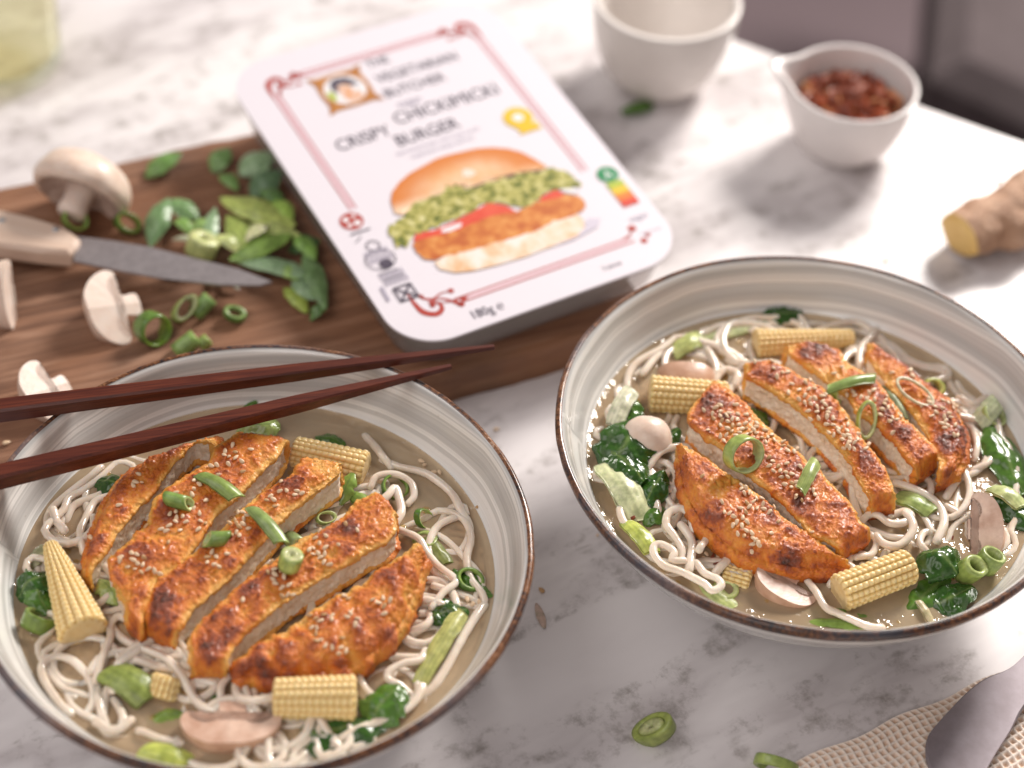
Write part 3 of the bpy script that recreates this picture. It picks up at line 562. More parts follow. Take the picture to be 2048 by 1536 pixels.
def sheet(p0, p1, z0, z1, wid, lab, name='leaf', cat='leaf', col=DK, rib=None, arch=.3, crump=.1, curl=.3, shape=1.0, seed=0, th=.05, mat='leaf', grp=None, twist=0, seg=(36, 24), stripes=0, skew=0):
    """curved leaf sheet from pixel p0 to p1, wid in cm"""
    a = W(*p0, z0); b = W(*p1, z1); L_ = np.linalg.norm(b - a); d = norm(b - a); s = norm(np.cross([0, 0, 1], d)); up = np.cross(d, s)
    n, m_ = seg; t_ = np.linspace(0, 1, n)[:, None]; v_ = np.linspace(-1, 1, m_)[None, :]
    wd = wid / 2 * np.sin(np.clip(t_ * .96 + .02, 0, 1) * np.pi) ** (.6 * shape) * (1 + (.22 if rib is not None else .06) * vn(np.c_[t_.ravel() * 9, t_.ravel() * 0, t_.ravel() * 0], seed)[:, None])
    tw = twist * (t_ - .5); X = t_ * L_ + skew * v_ * wid / 2; Y = v_ * wd; Z = arch * np.sin(t_ * np.pi) - curl * (v_ ** 2) * wd + Y * np.tan(tw)
    G = np.stack([np.broadcast_to(X, (n, m_)), Y, Z], 2).reshape(-1, 3)
    G[:, 2] += crump * fbm(G * 1.7 + seed * 3.1, 3, seed); G[:, 1] += crump * .5 * vn(G * 1.3 + 5, seed)
    skew_ = skew; P = a + np.outer(G[:, 0], d) + np.outer(G[:, 1], s) + np.outer(G[:, 2], up)
    vv_ = np.abs(np.broadcast_to(v_, (n, m_)).ravel()); tt = np.broadcast_to(t_, (n, m_)).ravel()
    C = np.tile(np.array(col, float), (len(P), 1))
    if rib is not None:
        k = np.clip(1 - vv_ / .13, 0, 1)[:, None]; veins = np.clip(np.sin((tt - vv_ * .3) * 24) * 3 - 2.5, 0, 1)[:, None] * .28
        k = np.maximum(k, veins); C = C * (1 - k) + np.array(rib) * k
    if stripes: C = C * (1 + .2 * np.sin(np.broadcast_to(v_, (n, m_)).ravel() * stripes)[:, None] * .5)
    C *= (1 + .15 * vn(G * 2.2, seed + 2)[:, None])
    P2 = P - up * th; nP = len(P); Fc = gridF(n, m_); F2 = Fc[:, ::-1] + nP; per = list(range(m_)) + [i * m_ + m_ - 1 for i in range(1, n)] + [(n - 1) * m_ + j for j in range(m_ - 2, -1, -1)] + [i * m_ for i in range(n - 2, 0, -1)]
    sd = np.array([[per[i], per[i] + nP, per[(i + 1) % len(per)] + nP, per[(i + 1) % len(per)]] for i in range(len(per))])
    return solo(name, np.vstack([P, P2]), np.vstack([Fc, F2, sd]), M[mat], lab, cat, grp, attrs={'col': np.clip(np.vstack([C, C]), 0, 1)})
def corn(p0, p1, z0, z1, r0, r1, lab, rows_=16, flatend=True, spin=0.):
    a = W(*p0, z0); b = W(*p1, z1); L_ = np.linalg.norm(b - a); Bs = basis(b - a); ks = .235; nk = max(3, int(L_ / ks)); n = nk * 8 + 1; m_ = rows_ * 9
    t_ = np.linspace(0, 1, n)[:, None]; an = np.linspace(0, 2 * np.pi, m_, endpoint=False)[None, :] + spin
    rad = r0 + (r1 - r0) * t_ ** .8; end = np.minimum(1, np.sqrt(np.clip(1 - (1 - np.minimum(1, (1 - t_) * L_ / .12)) ** 2, .0, 1)) * .12 + .88) * np.minimum(1, np.sqrt(np.clip(1 - (1 - np.minimum(1, t_ * L_ / .12)) ** 2, 0, 1)) * .12 + .88)
    rowp = np.abs(np.sin(an * rows_ / 2)); off = (np.floor(an * rows_ / (2 * np.pi)) % 2) * .5
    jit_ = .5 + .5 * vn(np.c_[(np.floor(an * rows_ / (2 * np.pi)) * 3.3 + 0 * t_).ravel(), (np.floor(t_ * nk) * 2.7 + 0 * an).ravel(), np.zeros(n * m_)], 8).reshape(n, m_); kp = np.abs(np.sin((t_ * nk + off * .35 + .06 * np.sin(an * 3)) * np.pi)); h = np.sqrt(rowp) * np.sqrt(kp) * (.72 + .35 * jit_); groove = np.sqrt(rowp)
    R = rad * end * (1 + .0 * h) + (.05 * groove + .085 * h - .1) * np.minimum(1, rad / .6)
    V = np.stack([np.cos(an) * R, np.sin(an) * R, np.broadcast_to(t_ * L_, R.shape)], 2).reshape(-1, 3); V = V @ Bs.T + a
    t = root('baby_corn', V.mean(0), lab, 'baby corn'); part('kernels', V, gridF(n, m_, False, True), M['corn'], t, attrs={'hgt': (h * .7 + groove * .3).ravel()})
    for e, idx in ((0, 0), (1, n - 1)):
        ringv = V[idx * m_:(idx + 1) * m_]; c = ringv.mean(0); ax = Bs[:, 2] * (1 if e else -1)
        rs = [1, .93, .8, .5, .3, .02]; hs = [0, .03, .02, .02, .05, .06]; VV = np.vstack([c + (ringv - c) * r_ + ax * h_ for r_, h_ in zip(rs, hs)])
        part('cut_end', VV, gridF(6, m_, False, True), M['corncore'], t)
    return t
def mushroom(loc, R3, r, phi, lab, wet=False, stem=1., cut=True, grp=None, flat=.72, name='mushroom'):
    """wedge of a mushroom revolved about its local z through angle phi (2pi = whole); R3 rotation matrix"""
    cap = spline([(0, flat * r), (.45 * r, flat * r * .93), (.82 * r, flat * r * .66), (r, flat * r * .22), (.97 * r, -.06 * r), (.84 * r, -.12 * r)], 22)
    und = spline([(.84 * r, -.12 * r), (.72 * r, .02 * r), (.5 * r, .1 * r), (.3 * r, .08 * r)], 8); st = spline([(.3 * r, .08 * r), (.27 * r, -.2 * r), (.3 * r, -.45 * r * stem), (.26 * r, -.58 * r * stem), (0, -.6 * r * stem)], 12)
    full = phi > 6.2; n = 48; a = np.linspace(0, phi, n, endpoint=not full) - phi / 2
    def rev(pr):
        V = np.stack([np.outer(np.cos(a), pr[:, 0]), np.outer(np.sin(a), pr[:, 0]), np.tile(pr[:, 1], (n, 1))], 2).reshape(-1, 3)
        return V, gridF(n, len(pr), full, False)
    def place(V): V = V * (1 + .035 * vn(V * 1.1 + r, 2)[:, None]); return V @ np.asarray(R3).T + loc
    t = root(name, loc, lab, 'mushroom', grp); cm, fm_ = (M['capwet'], M['fleshwet']) if wet else (M['cap'], M['flesh'])
    V, Fc = rev(cap); part('cap', place(V), Fc, cm, t); V, Fc = rev(und)
    aa = np.repeat(a, len(und)); V[:, 2] += .03 * r * np.sin(aa * 60); part('gills', place(V), Fc, M['gill' if wet else 'gilldry'], t); V, Fc = rev(st); part('stem', place(V), Fc, fm_, t)
    if not full and cut:
        for s_ in (-1, 1):
            ang = s_ * phi / 2; outer = np.vstack([cap, und[1:], st[1:]])
            # grid between the profile and the axis so the cut face keeps its noise
            n1 = len(outer); G = []
            for f_ in np.linspace(0, 1, 7): G.append(np.c_[outer[:, 0] * (1 - f_), outer[:, 1] * 1.0])
            G = np.array(G).reshape(-1, 2); V = np.stack([G[:, 0] * math.cos(ang), G[:, 0] * math.sin(ang), G[:, 1]], 1); part('cut_face', place(V), gridF(7, n1), fm_, t)
            gl_ = spline([(.86 * r, -.06 * r), (.72 * r, .1 * r), (.5 * r, .17 * r), (.33 * r, .13 * r)], 10); lo = und_low = spline([(.84 * r, -.1 * r), (.72 * r, .03 * r), (.5 * r, .11 * r), (.31 * r, .09 * r)], 10)
            Q = np.vstack([gl_, lo]); nn = np.array([-math.sin(ang), math.cos(ang), 0]) * s_ * .012 * 1.0
            V = np.stack([Q[:, 0] * math.cos(ang), Q[:, 0] * math.sin(ang), Q[:, 1]], 1) + nn; part('gill_line', place(V), gridF(2, 10), M['gill' if wet else 'gilldry'], t, smoothf=False)
    return t
def rotm(rx, ry, rz):
    return np.array(Matrix.Rotation(math.radians(rz), 3, 'Z') @ Matrix.Rotation(math.radians(ry), 3, 'Y') @ Matrix.Rotation(math.radians(rx), 3, 'X'))
# ------------------------------------------------------------------ baby corn
corn((100, 1088), (168, 1268), 4.7, 4.45, .26, .95, 'long cone of baby corn pointing up at the left wall of the left bowl')
corn((588, 903), (732, 938), 4.3, 4.3, .62, .72, 'baby corn piece behind the slices near the far side of the left bowl')
corn((548, 1397), (712, 1396), 4.5, 4.5, .72, .84, 'baby corn piece in front of the crescent slice of the left bowl', spin=.3)
corn((322, 1396), (336, 1352), 3.9, 4.35, .62, .55, 'small baby corn chunk beside the olive onion piece in the left bowl')
corn((1300, 788), (1455, 798), 4.4, 4.4, .8, .72, 'thick baby corn piece behind the brown mushroom tip in the right bowl')
corn((1510, 688), (1705, 676), 4.25, 4.2, .66, .4, 'long baby corn at the far side of the right bowl')
corn((1678, 1187), (1820, 1132), 4.4, 4.6, .74, .7, 'baby corn piece at the front of the right bowl beside the long white noodle', rows_=15)
corn((1447, 1150), (1500, 1166), 3.85, 3.85, .5, .5, 'sunken baby corn chunk between noodles and mushroom in the right bowl')
# ------------------------------------------------------------------ mushrooms
def ori(axis, cutn):
    z = norm(axis); x = -np.array(cutn, float); x = norm(x - z * (x @ z)); return np.stack([x, np.cross(z, x), z], 1)
mushroom(W(463, 1432, 4.45), ori((.05, -.96, .12), (0, -.22, .97)), 1.75, 3.14, 'brown cooked mushroom half at the very front of the left bowl', wet=True, stem=.9)
mushroom(W(1950, 1058, 4.4), ori((.72, -.15, .3), (-.35, -.3, .88)), 1.55, 3.14, 'large halved mushroom showing its cut face at the right of the right bowl', wet=True, stem=.35)
mushroom(W(1291, 884, 4.25), ori((.1, .35, .92), (0, .95, -.3)), 1.05, 3.14, 'small pale mushroom tip between dark leaves in the right bowl', wet=False, stem=.2, flat=1.15)
mushroom(W(1372, 748, 4.15), ori((0, .05, 1), (0, 1, 0)), 1.2, 3.14, 'crescent of mushroom cap behind the thick baby corn in the right bowl', wet=True, stem=.2, flat=.62)
mushroom(W(1575, 1165, 4.3), ori((-.35, -.85, .1), (.1, -.3, .95)), 1.25, 3.14, 'mushroom chunk with torn gills at the front rim of the right bowl', wet=True, stem=.7)
mushroom(W(160, 385, 3.5), ori((.22, .9, .42), (.3, -.85, .45)), 2.3, 6.3, 'large white mushroom tipped on its side lying at the far edge of the cutting board', stem=.95, flat=.8)
mushroom(W(240, 610, 3.0), ori((-.8, -.5, .25), (.35, -.35, .87)), 1.75, 2.9, 'white mushroom wedge right of the knife on the cutting board', stem=.9, flat=.85)
mushroom(W(26, 590, 2.9), ori((-.1, -.75, .6), (.98, .05, .15)), 1.55, 3.14, 'white mushroom piece cut off by the left picture edge', stem=.3)
mushroom(W(105, 775, 2.9), ori((-.65, -.7, .25), (.3, -.3, .9)), 1.5, 2.9, 'white mushroom wedge hidden partly by the upper chopstick', stem=.9, flat=.85)
# ------------------------------------------------------------------ leaves and stems in the bowls
RB = (.18, .26, .08)
LV = [((30,1195),(105,1150),4.1,4.5,1.5,'dark crumpled green leaf at the left wall of the left bowl',DK2,.35,.3),
 ((55,1160),(95,1225),4.2,4.3,1.0,'small dark leaf fold above the onion half ring in the left bowl',DK,.3,.25),
 ((190,960),(245,975),4.0,4.3,1.0,'dark leaf scrap behind the darkest slice in the left bowl',DK2,.2,.2),
 ((200,1160),(238,1205),4.1,4.4,.9,'pale green translucent leaf between corn cone and slices',G2,.2,.15),
 ((470,862),(560,850),4.0,4.4,1.2,'green leaf piece under the chopstick at the far side of the left bowl',G2,.2,.2),
 ((478,838),(512,800),4.1,4.3,.5,'tiny dark leaf tip between the chopsticks',DK,.1,.1),
 ((628,872),(690,890),4.0,4.1,.7,'dark green leaf edge behind the far baby corn of the left bowl',DK,.15,.15),
 ((680,1010),(705,945),4.2,4.8,.7,'upright green leaf piece beside the middle slice of the left bowl',G1,.2,.05),
 ((735,1455),(800,1370),4.1,4.5,1.7,'dark crinkled bok choy leaf right of the front baby corn',DK,.4,.4),
 ((560,1495),(780,1440),3.95,4.1,1.9,'long dark bok choy leaf under the front of the left bowl',DK2,.3,.35),
 ((410,1390),(445,1385),3.95,4.0,.7,'dark green leaf scrap under the U shaped noodle',DK,.1,.1),
 ((860,1245),(935,1215),4.1,4.4,1.2,'dark bok choy leaf tip at the right of the left bowl',DK2,.3,.3),
 ((900,1135),(985,1195),3.95,4.0,.8,'dark leaf scrap near the right wall of the left bowl',DK,.2,.2),
 ((290,1440),(370,1425),3.9,4.0,.8,'sunken green leaf left of the front mushroom',G1,.1,.15),
 ((1215,960),(1290,830),4.1,4.9,2.3,'large dark crinkled leaf against the left wall of the right bowl',DK2,.5,.5),
 ((1205,905),(1290,960),4.3,4.6,1.7,'dark glossy leaf below the small mushroom tip',DK2,.4,.45),
 ((1250,790),(1275,850),4.3,4.6,.9,'thin dark leaf edge at the upper left wall of the right bowl',DK,.3,.25),
 ((1290,905),(1360,860),4.2,4.5,1.2,'dark leaf right of the small mushroom tip',DK2,.3,.35),
 ((1285,1015),(1330,945),4.1,4.5,1.1,'dark leaf between bok choy stem and noodles',DK2,.3,.3),
 ((1290,1055),(1325,1010),4.0,4.2,.8,'dark leaf scrap under the bok choy stem',DK,.2,.2),
 ((1512,640),(1606,622),4.15,4.3,.9,'dark leaf floating by the far wall of the right bowl',DK2,.2,.25),
 ((1488,812),(1530,850),4.3,4.6,1.0,'green leaf glimpsed between the second and middle slice',DK,.1,.1),
 ((1840,1105),(1915,1150),4.4,4.5,2.0,'glossy dark bok choy leaf right of the front baby corn in the right bowl',DK2,.5,.5),
 ((1815,1225),(1895,1150),3.95,4.1,1.7,'broad veined leaf lying in the broth by the front rim',DK,.15,.15),
 ((1860,1215),(1955,1180),4.0,4.3,1.4,'dark leaf at the front right wall of the right bowl',DK2,.3,.35),
 ((1975,850),(2046,990),4.3,4.2,1.7,'striped green leaf at the right wall of the right bowl',DK,.3,.15),
 ((2000,975),(2060,1060),4.2,4.1,1.5,'dark leaf beside the large mushroom at the picture edge',DK2,.3,.2),
 ((1600,1215),(1760,1240),3.85,3.95,.9,'sunken green leaf below the long white noodle',DK,.1,.1),
 ((1610,1242),(1740,1252),4.0,4.05,.5,'thin green blade along the front rim of the right bowl',G1,.1,.05)]
for i, (p0, p1, z0, z1, wd, lab, col, arch, cr) in enumerate(LV):
    sheet(p0, p1, z0, z1, wd, lab, col=col, rib=RB, arch=arch, crump=min(cr, .3) * .62, curl=.42, seed=i + 1, name='bok_choy_leaf', seg=(44, 30), cat='leaf')
ST = [((1215,925),(1285,1040),4.5,4.1,1.25,'thick pale bok choy stem at the left wall of the right bowl',PALE,.4),
 ((1225,850),(1265,775),4.6,4.9,.8,'white bok choy stem among dark leaves near the upper left wall',(.7,.68,.5),.3),
 ((1255,1040),(1305,1100),4.3,4.4,.75,'yellow green onion blade at the left rim of the right bowl',YG,.2),
 ((1345,700),(1405,672),4.2,4.25,.95,'pale yellow green onion piece at the upper left of the right bowl',(.52,.56,.2),.25),
 ((1400,680),(1560,640),4.1,4.1,.5,'long pale onion blade near the far wall of the right bowl',(.55,.58,.3),.15),
 ((1795,985),(1868,1020),4.3,4.4,.85,'flat green onion strip right of the middle slice',G2,.15),
 ((1400,1160),(1470,1215),4.0,4.0,.9,'pale green onion slice sunk beside the looping noodle',(.5,.56,.22),.1),
 ((1955,845),(1995,800),4.3,4.9,.9,'pale bok choy stem corner at the right of the right bowl',(.56,.6,.38),.1),
 ((1985,970),(2046,1010),4.4,4.5,.7,'pale green stem leading to the striped leaf',G3,.2),
 ((835,1370),(925,1220),4.1,4.5,.7,'yellow green bok choy stem at the lower right of the left bowl',(.5,.5,.17),.25),
 ((285,1495),(375,1525),4.1,4.1,.9,'yellow green onion slice at the front rim of the left bowl',YG,.2),
 ((215,1335),(300,1395),4.4,4.3,1.25,'olive green onion piece in the front left of the left bowl',(.27,.33,.08),.35),
 ((700,985),(735,1005),4.2,4.3,.6,'green onion scrap by the small noodle hook',G1,.1),
 ((850,1075),(895,1125),4.1,4.1,.7,'olive onion scrap under the kinked noodle of the left bowl',(.24,.27,.07),.1),
 ((60,1130),(88,1095),4.1,4.4,.6,'translucent pale stem by the tip of the corn cone',(.4,.38,.22),.1),
 ((1865,1245),(1838,1200),4.1,4.2,.3,'tiny pale stalk curl at the front of the right bowl',(.6,.5,.3),.1)]
for i, (p0, p1, z0, z1, wd, lab, col, arch) in enumerate(ST):
    sheet(p0, p1, z0, z1, wd, lab, col=col, arch=arch, crump=.05, curl=.35, seed=i + 61, name='vegetable_piece', cat='vegetable piece', th=.13, shape=.1, skew=.25, mat='veg', stripes=14)
# ------------------------------------------------------------------ spring onions on and around the slices
def hz(px, py, dz=.0, dflt=4.3):
    h = hit(px, py); return (h[0].z + dz) if h else dflt + dz
def ax_px(p0, p1, z, up=0):
    d = W(*p1, z) - W(*p0, z); d = norm(d); d[2] = up; return norm(d)
def strip(p0, p1, wid, lab, cols=(G1, G3), dz=.18, arch=.18, curl=.9, z=None, name='spring_onion_strip'):
    hs_ = [hit(p0[0] + (p1[0] - p0[0]) * f_, p0[1] + (p1[1] - p0[1]) * f_) for f_ in (0, .2, .4, .6, .8, 1)]; top_ = max([h_[0].z for h_ in hs_ if h_] or [4.3]); z0 = z1 = (top_ + dz if z is None else z)
    return sheet(p0, p1, z0, z1, wid, lab, col=cols[0], arch=arch, crump=.01, curl=curl * .55, shape=.05, skew=.55, th=.07, mat='scal', name=name, cat='spring onion', stripes=20, seg=(30, 20), seed=int(p0[0]))
strip((402, 945), (474, 992), .62, 'long slanted green onion strip on the second slice of the left bowl', cols=((.28, .38, .1), G3))
onion(358, 1003, hz(358, 1003, .2), ax_px((335, 1000), (385, 1012), 5.5), .34, .85, 'short green onion tube on the left part of the second slice', shear=(.5, 0), cols=((.25, .38, .1), G3), sq=.8)
onion(433, 1078, hz(433, 1078, .22), ax_px((412, 1078), (456, 1076), 5.5), .34, .7, 'green onion tube showing its hole on the middle slice', shear=(-.6, .2), cols=((.26, .38, .1), G3), sq=.85)
strip((504, 1012), (563, 1082), .55, 'long slanted green onion strip near the middle of the left bowl', cols=((.3, .4, .13), G3))
onion(652, 1036, hz(652, 1036, .2), (.25, -.35, .75), .4, .34, 'small oval onion ring in the gap between middle and fourth slice', wall=.08, cols=((.32, .42, .12), G3), sq=.62, spin=.5)
onion(592, 1086, hz(592, 1086, .2), ax_px((580, 1078), (605, 1104), 5.5, .3), .36, .6, 'pale green onion tube behind the large cream onion slice', cols=((.33, .43, .18), G3), sq=.9, shear=(.4, 0))
onion(581, 1121, hz(581, 1121, .28), (.25, .35, .9), .5, .55, 'large cream onion slice showing rings in the centre of the left bowl', wall=.3, cols=((.42, .5, .14), (.66, .66, .36)), sq=.72, spin=-.9, shear=(0, .35), inner=True)
onion(1487, 908, hz(1487, 925, .55), (.55, -.72, .42), .82, .6, 'large open spring onion ring standing on the sesame covered slice', wall=.1, cols=((.36, .44, .12), (.52, .58, .26)), sq=.9, spin=.6)
strip((1634, 918), (1602, 978), .55, 'short ribbed onion strip on the second slice of the right bowl', cols=((.38, .45, .15), G3))
strip((1655, 775), (1752, 752), .5, 'flat onion strip lying across the fourth slice of the right bowl', cols=((.3, .4, .12), G3))
onion(1672, 792, hz(1672, 792, .25), (.85, -.3, .3), .42, .25, 'small onion curl hanging off the fourth slice', wall=.07, cols=((.4, .5, .1), G3), sq=.7)
onion(1733, 840, hz(1733, 840, .25), (.2, -.62, .7), .8, .3, 'tall thin onion loop between middle and fourth slice', wall=.15, cols=((.42, .48, .1), (.62, .64, .32)), sq=.5, spin=1.75)
strip((1768, 772), (1812, 835), .34, 'narrow pale green onion strip in the gap of the rear slices', cols=((.4, .48, .28), G3))
onion(1867, 775, hz(1867, 775, .25), (.3, -.5, .8), .47, .36, 'small thick yellow green onion ring on the rearmost slice', wall=.17, cols=((.46, .5, .1), (.58, .6, .2)), sq=.8, inner=False)
onion(1830, 784, hz(1830, 784, .16), (.1, -.2, .95), .92, .14, 'wide thin pale onion loop on the rearmost slice', wall=.12, cols=((.68, .6, .42), (.74, .68, .5)), sq=.5, spin=-.5)
onion(1940, 1140, 4.5, (.35, -.2, .9), .52, .95, 'stout green onion tube at the front right of the right bowl', wall=.2, cols=((.32, .4, .1), (.42, .48, .18)), sq=.85)
onion(1978, 1122, 4.5, (.35, .1, .9), .52, .8, 'green onion tube touching the wall beside the stout one', wall=.16, cols=((.28, .36, .1), (.4, .46, .18)), sq=.85)
onion(1985, 832, 4.3, (.5, -.3, .8), .6, .4, 'pale green onion ring against the right wall of the right bowl', wall=.12, cols=((.42, .48, .18), G3), sq=.8)
onion(1452, 1178, 4.02, (0, 0, 1), .5, .1, 'onion ring sunk beside the looping noodle of the right bowl', wall=.2, cols=((.4, .45, .14), G3))
onion(848, 1038, 4.2, (.85, -.3, .35), .62, .26, 'thin dark green onion ring right of the fourth slice in the left bowl', wall=.07, cols=(DK, G2), sq=.6, spin=.2)
onion(940, 1160, 4.15, (.3, -.2, .9), .55, .3, 'green onion ring at the right wall of the left bowl', wall=.13, cols=((.1, .2, .04), G1), sq=.85)
onion(78, 1243, 4.2, (.3, .5, .7), .62, .62, 'olive onion ring beside the base of the corn cone', wall=.12, cols=((.18, .26, .05), (.26, .33, .1)), sq=.8)
onion(790, 975, 4.1, (.3, -.3, .8), .55, .3, 'green onion ring under the noodle arch of the left bowl', wall=.1, cols=((.12, .22, .05), G1))
onion(850, 1080, 4.05, (0, .2, .9), .5, .2, 'sunken onion ring under the kinked noodle of the left bowl', wall=.15, cols=((.22, .26, .07), G2))
# loose on the table
lone_ = onion(1308, 1460, .42, (-.42, -.05, .9), .88, .62, 'green onion slice lying alone on the marble in front', wall=.3, cols=((.36, .42, .12), (.34, .4, .1)), sq=.6, spin=.25, inner=False, shear=(.25, 0))
core_ = onion(1306, 1459, .46, (-.42, -.05, .9), .54, .5, 'pale core of the lone green onion slice', wall=.44, cols=((.4, .44, .16), (.5, .52, .26)), sq=.6, spin=.25, shear=(.25, 0), name='spring_onion_core')
core_.parent = lone_; core_.location = core_.location - lone_.location
for k_ in ('label', 'category'): del core_[k_]
onion(1552, 1530, .5, (.2, .75, .35), .85, .4, 'arched green onion half ring at the edge of the napkin', wall=.16, cols=((.34, .42, .12), G2), sq=.9)
sheet((1240, 228), (1308, 208), .25, .3, .9, 'small green leaf scrap on the marble beside the empty cup', col=(.09, .2, .03), name='herb_scrap', arch=.2, crump=.15, seed=91)
# ------------------------------------------------------------------ greens on the cutting board
BG = [((290,355),(362,305),2.1,2.6,1.4,'green onion leaf piece at the far left of the greens',(.13,.25,.06)),
 ((425,345),(458,295),2.1,2.6,1.3,'green onion leaf piece near the far board edge',(.15,.27,.08)),
 ((478,350),(545,305),2.4,2.9,1.9,'bluish green leaf piece beside the package edge',BLG),
 ((500,395),(560,340),2.3,3.0,1.7,'dark bluish leaf tucked against the package',(.08,.15,.07)),
 ((300,492),(335,395),2.3,2.9,1.35,'upright diamond shaped leaf piece left of the pile',(.14,.24,.1)),
 ((335,400),(398,440),2.7,2.5,1.3,'rounded leaf piece behind the diamond shaped one',(.15,.26,.1)),
 ((410,525),(430,415),2.3,3.0,.95,'narrow bluish leaf piece standing in the pile',BLG),
 ((440,395),(590,450),3.1,3.0,1.9,'large light green folded leaf on top of the pile',(.4,.47,.12)),
 ((455,430),(520,520),2.9,2.6,1.6,'yellow green leaf fold in the middle of the pile',(.34,.42,.1)),
 ((500,450),(600,470),2.9,2.7,1.3,'light green leaf with pale streaks in the pile',(.42,.48,.16)),
 ((460,520),(585,468),2.6,2.9,1.6,'mid green leaf below the large light green one',(.2,.32,.06)),
 ((470,520),(640,555),2.5,2.6,1.2,'long bluish leaf running under the knife tip',BLG),
 ((575,500),(640,480),2.2,2.5,1.5,'dark green leaf in the shadow of the package',(.05,.11,.03)),
 ((585,560),(640,600),2.4,2.4,1.4,'bluish green leaf piece at the right end of the pile',BLG),
 ((610,500),(650,620),2.5,2.6,1.1,'long leaf piece beside the package side',(.13,.22,.08)),
 ((570,575),(615,625),2.3,2.2,1.0,'yellow green triangular leaf piece at the front of the pile',(.3,.38,.06)),
 ((620,640),(655,610),2.15,2.3,.7,'small green scrap beside the package corner',(.1,.19,.05)),
 ((425,545),(452,570),2.2,2.2,.6,'pale shredded leaf bit under the knife blade',(.34,.38,.26)),
 ((445,555),(478,580),2.2,2.2,.5,'whitish shredded bit beside the pale one under the knife',(.42,.42,.36)),
 ((345,480),(400,490),2.3,2.5,.5,'thin pale stalk left of the yellow onion chunk',(.5,.5,.36))]
BG += [((380,470),(425,440),2.5,2.9,.9,'short green leaf piece between the narrow bluish one and the round one',(.24,.38,.1)),
 ((540,400),(585,440),3.0,3.0,1.2,'bright green slice on the pile right beside the package',(.3,.45,.08)),
 ((430,470),(480,505),2.9,2.7,.9,'pale ribbed leaf slice in the middle front of the pile',(.5,.55,.22)),
 ((520,380),(570,410),3.1,3.0,1.0,'dark green fold above the large light green leaf',(.1,.2,.05)),
 ((590,470),(630,520),2.7,2.6,1.0,'fresh green slice right of the mid green leaf',(.2,.36,.07)),
 ((545,530),(600,560),2.6,2.5,.9,'small green slice over the long bluish leaf',(.26,.4,.1)),
 ((440,350),(475,380),2.3,2.5,.9,'small rounded green slice between the two far leaf pieces',(.17,.3,.08)),
 ((350,440),(385,470),2.4,2.6,.8,'small green slice behind the yellow onion chunk',(.2,.34,.08)),
 ((490,480),(540,450),3.2,3.1,.8,'whitish green inner leaf on top of the pile',(.62,.64,.34))]
for i, (p0, p1, z0, z1, wd, lab, col) in enumerate(BG):
    col = tuple(min(.8, k_ * 1.3 + .015) for k_ in col); wd *= .84
    sheet(p0, p1, z0, z1, wd, lab, col=col, arch=.35, crump=.06, curl=.35, seed=i + 101, name='spring_onion_leaf', cat='leaf', mat='veg', shape=1.35, th=.035, grp=None, stripes=12)
onion(405, 492, 2.75, (.3, .2, .9), .72, .9, 'pale yellow onion chunk at the front of the greens pile', wall=.5, cols=((.5, .54, .22), (.6, .62, .3)), sq=.9)
onion(305, 657, 2.6, (.65, -.7, .35), .72, .9, 'round green onion ring leaning on the mushroom wedge', wall=.1, cols=((.12, .22, .04), (.2, .32, .04)))
onion(368, 618, 2.65, (.35, -.55, .7), .62, 1.0, 'tall oval pale green onion ring in front of the knife', wall=.17, cols=((.38, .45, .14), (.55, .58, .34)), sq=.62, spin=1.4, shear=(.6, 0))
onion(405, 612, 2.5, (.6, .5, .5), .38, 1.0, 'green onion tube right of the tall oval ring', wall=.1, cols=((.2, .32, .1), G2))
onion(470, 628, 2.35, (.2, -.3, .9), .52, .4, 'small green onion ring alone on the board', wall=.2, cols=((.14, .26, .06), (.28, .38, .14)), sq=.65)
onion(372, 690, 2.35, (.7, .5, .4), .4, 1.1, 'green onion piece just behind the left bowl rim', wall=.1, cols=((.24, .36, .1), G2))
onion(408, 685, 2.25, (.7, .5, .4), .3, .5, 'tiny green onion piece behind the left bowl rim', wall=.1, cols=((.3, .38, .1), G2))
onion(150, 440, 2.9, (.4, -.5, .6), .6, .6, 'green onion ring between the large mushroom and the knife handle', wall=.12, cols=((.18, .28, .05), G1), sq=.8)
onion(255, 447, 2.5, (.4, -.4, .6), .62, .6, 'green onion ring left of the diamond shaped leaf', wall=.12, cols=((.1, .2, .03), (.16, .24, .03)), sq=.7)
# ------------------------------------------------------------------ chopsticks
def chop(pts, lab):
    """pts: (x,y,z,half side)"""
    P = np.array([W(x, y, z) for x, y, z, s_ in pts]); sd = np.array([s_ for *_, s_ in pts]); t_ = np.linalg.norm(P - P[0], axis=1); n = 60
    T = np.linspace(0, t_[-1], n); C = P[0] + np.outer(T / t_[-1], P[-1] - P[0]); hs = np.interp(T, t_, sd); d = norm(P[-1] - P[0]); s_ = norm(np.cross([0, 0, 1], d)); up = np.cross(d, s_)
    q = []
    for a in range(4):
        for f_ in (-.14, .14):
            an = math.pi / 4 + a * math.pi / 2 + f_; q.append((math.cos(an) * 1.36, math.sin(an) * 1.36))
    q = np.array(q); V = C[:, None] + hs[:, None, None] * (q[None, :, 0, None] * s_ + q[None, :, 1, None] * up); V = V.reshape(-1, 3)
    Fc = gridF(n, 8, False, True).tolist() + [list(range(8))[::-1], list(range((n - 1) * 8, n * 8))]
    return solo('chopstick', V, Fc, M['stick'], lab, 'chopstick', 'pair of chopsticks on the left bowl', smoothf=False)
chop([(-170, 843, 6.62, .36), (0, 822, 6.62, .35), (600, 748, 6.52, .27), (988, 694, 6.42, .09)], 'upper dark brown wooden chopstick reaching towards the package')
chop([(-170, 995, 6.6, .37), (0, 953, 6.6, .36), (600, 806, 6.52, .27), (902, 733, 6.42, .09)], 'lower dark brown wooden chopstick nearer the fried slices')
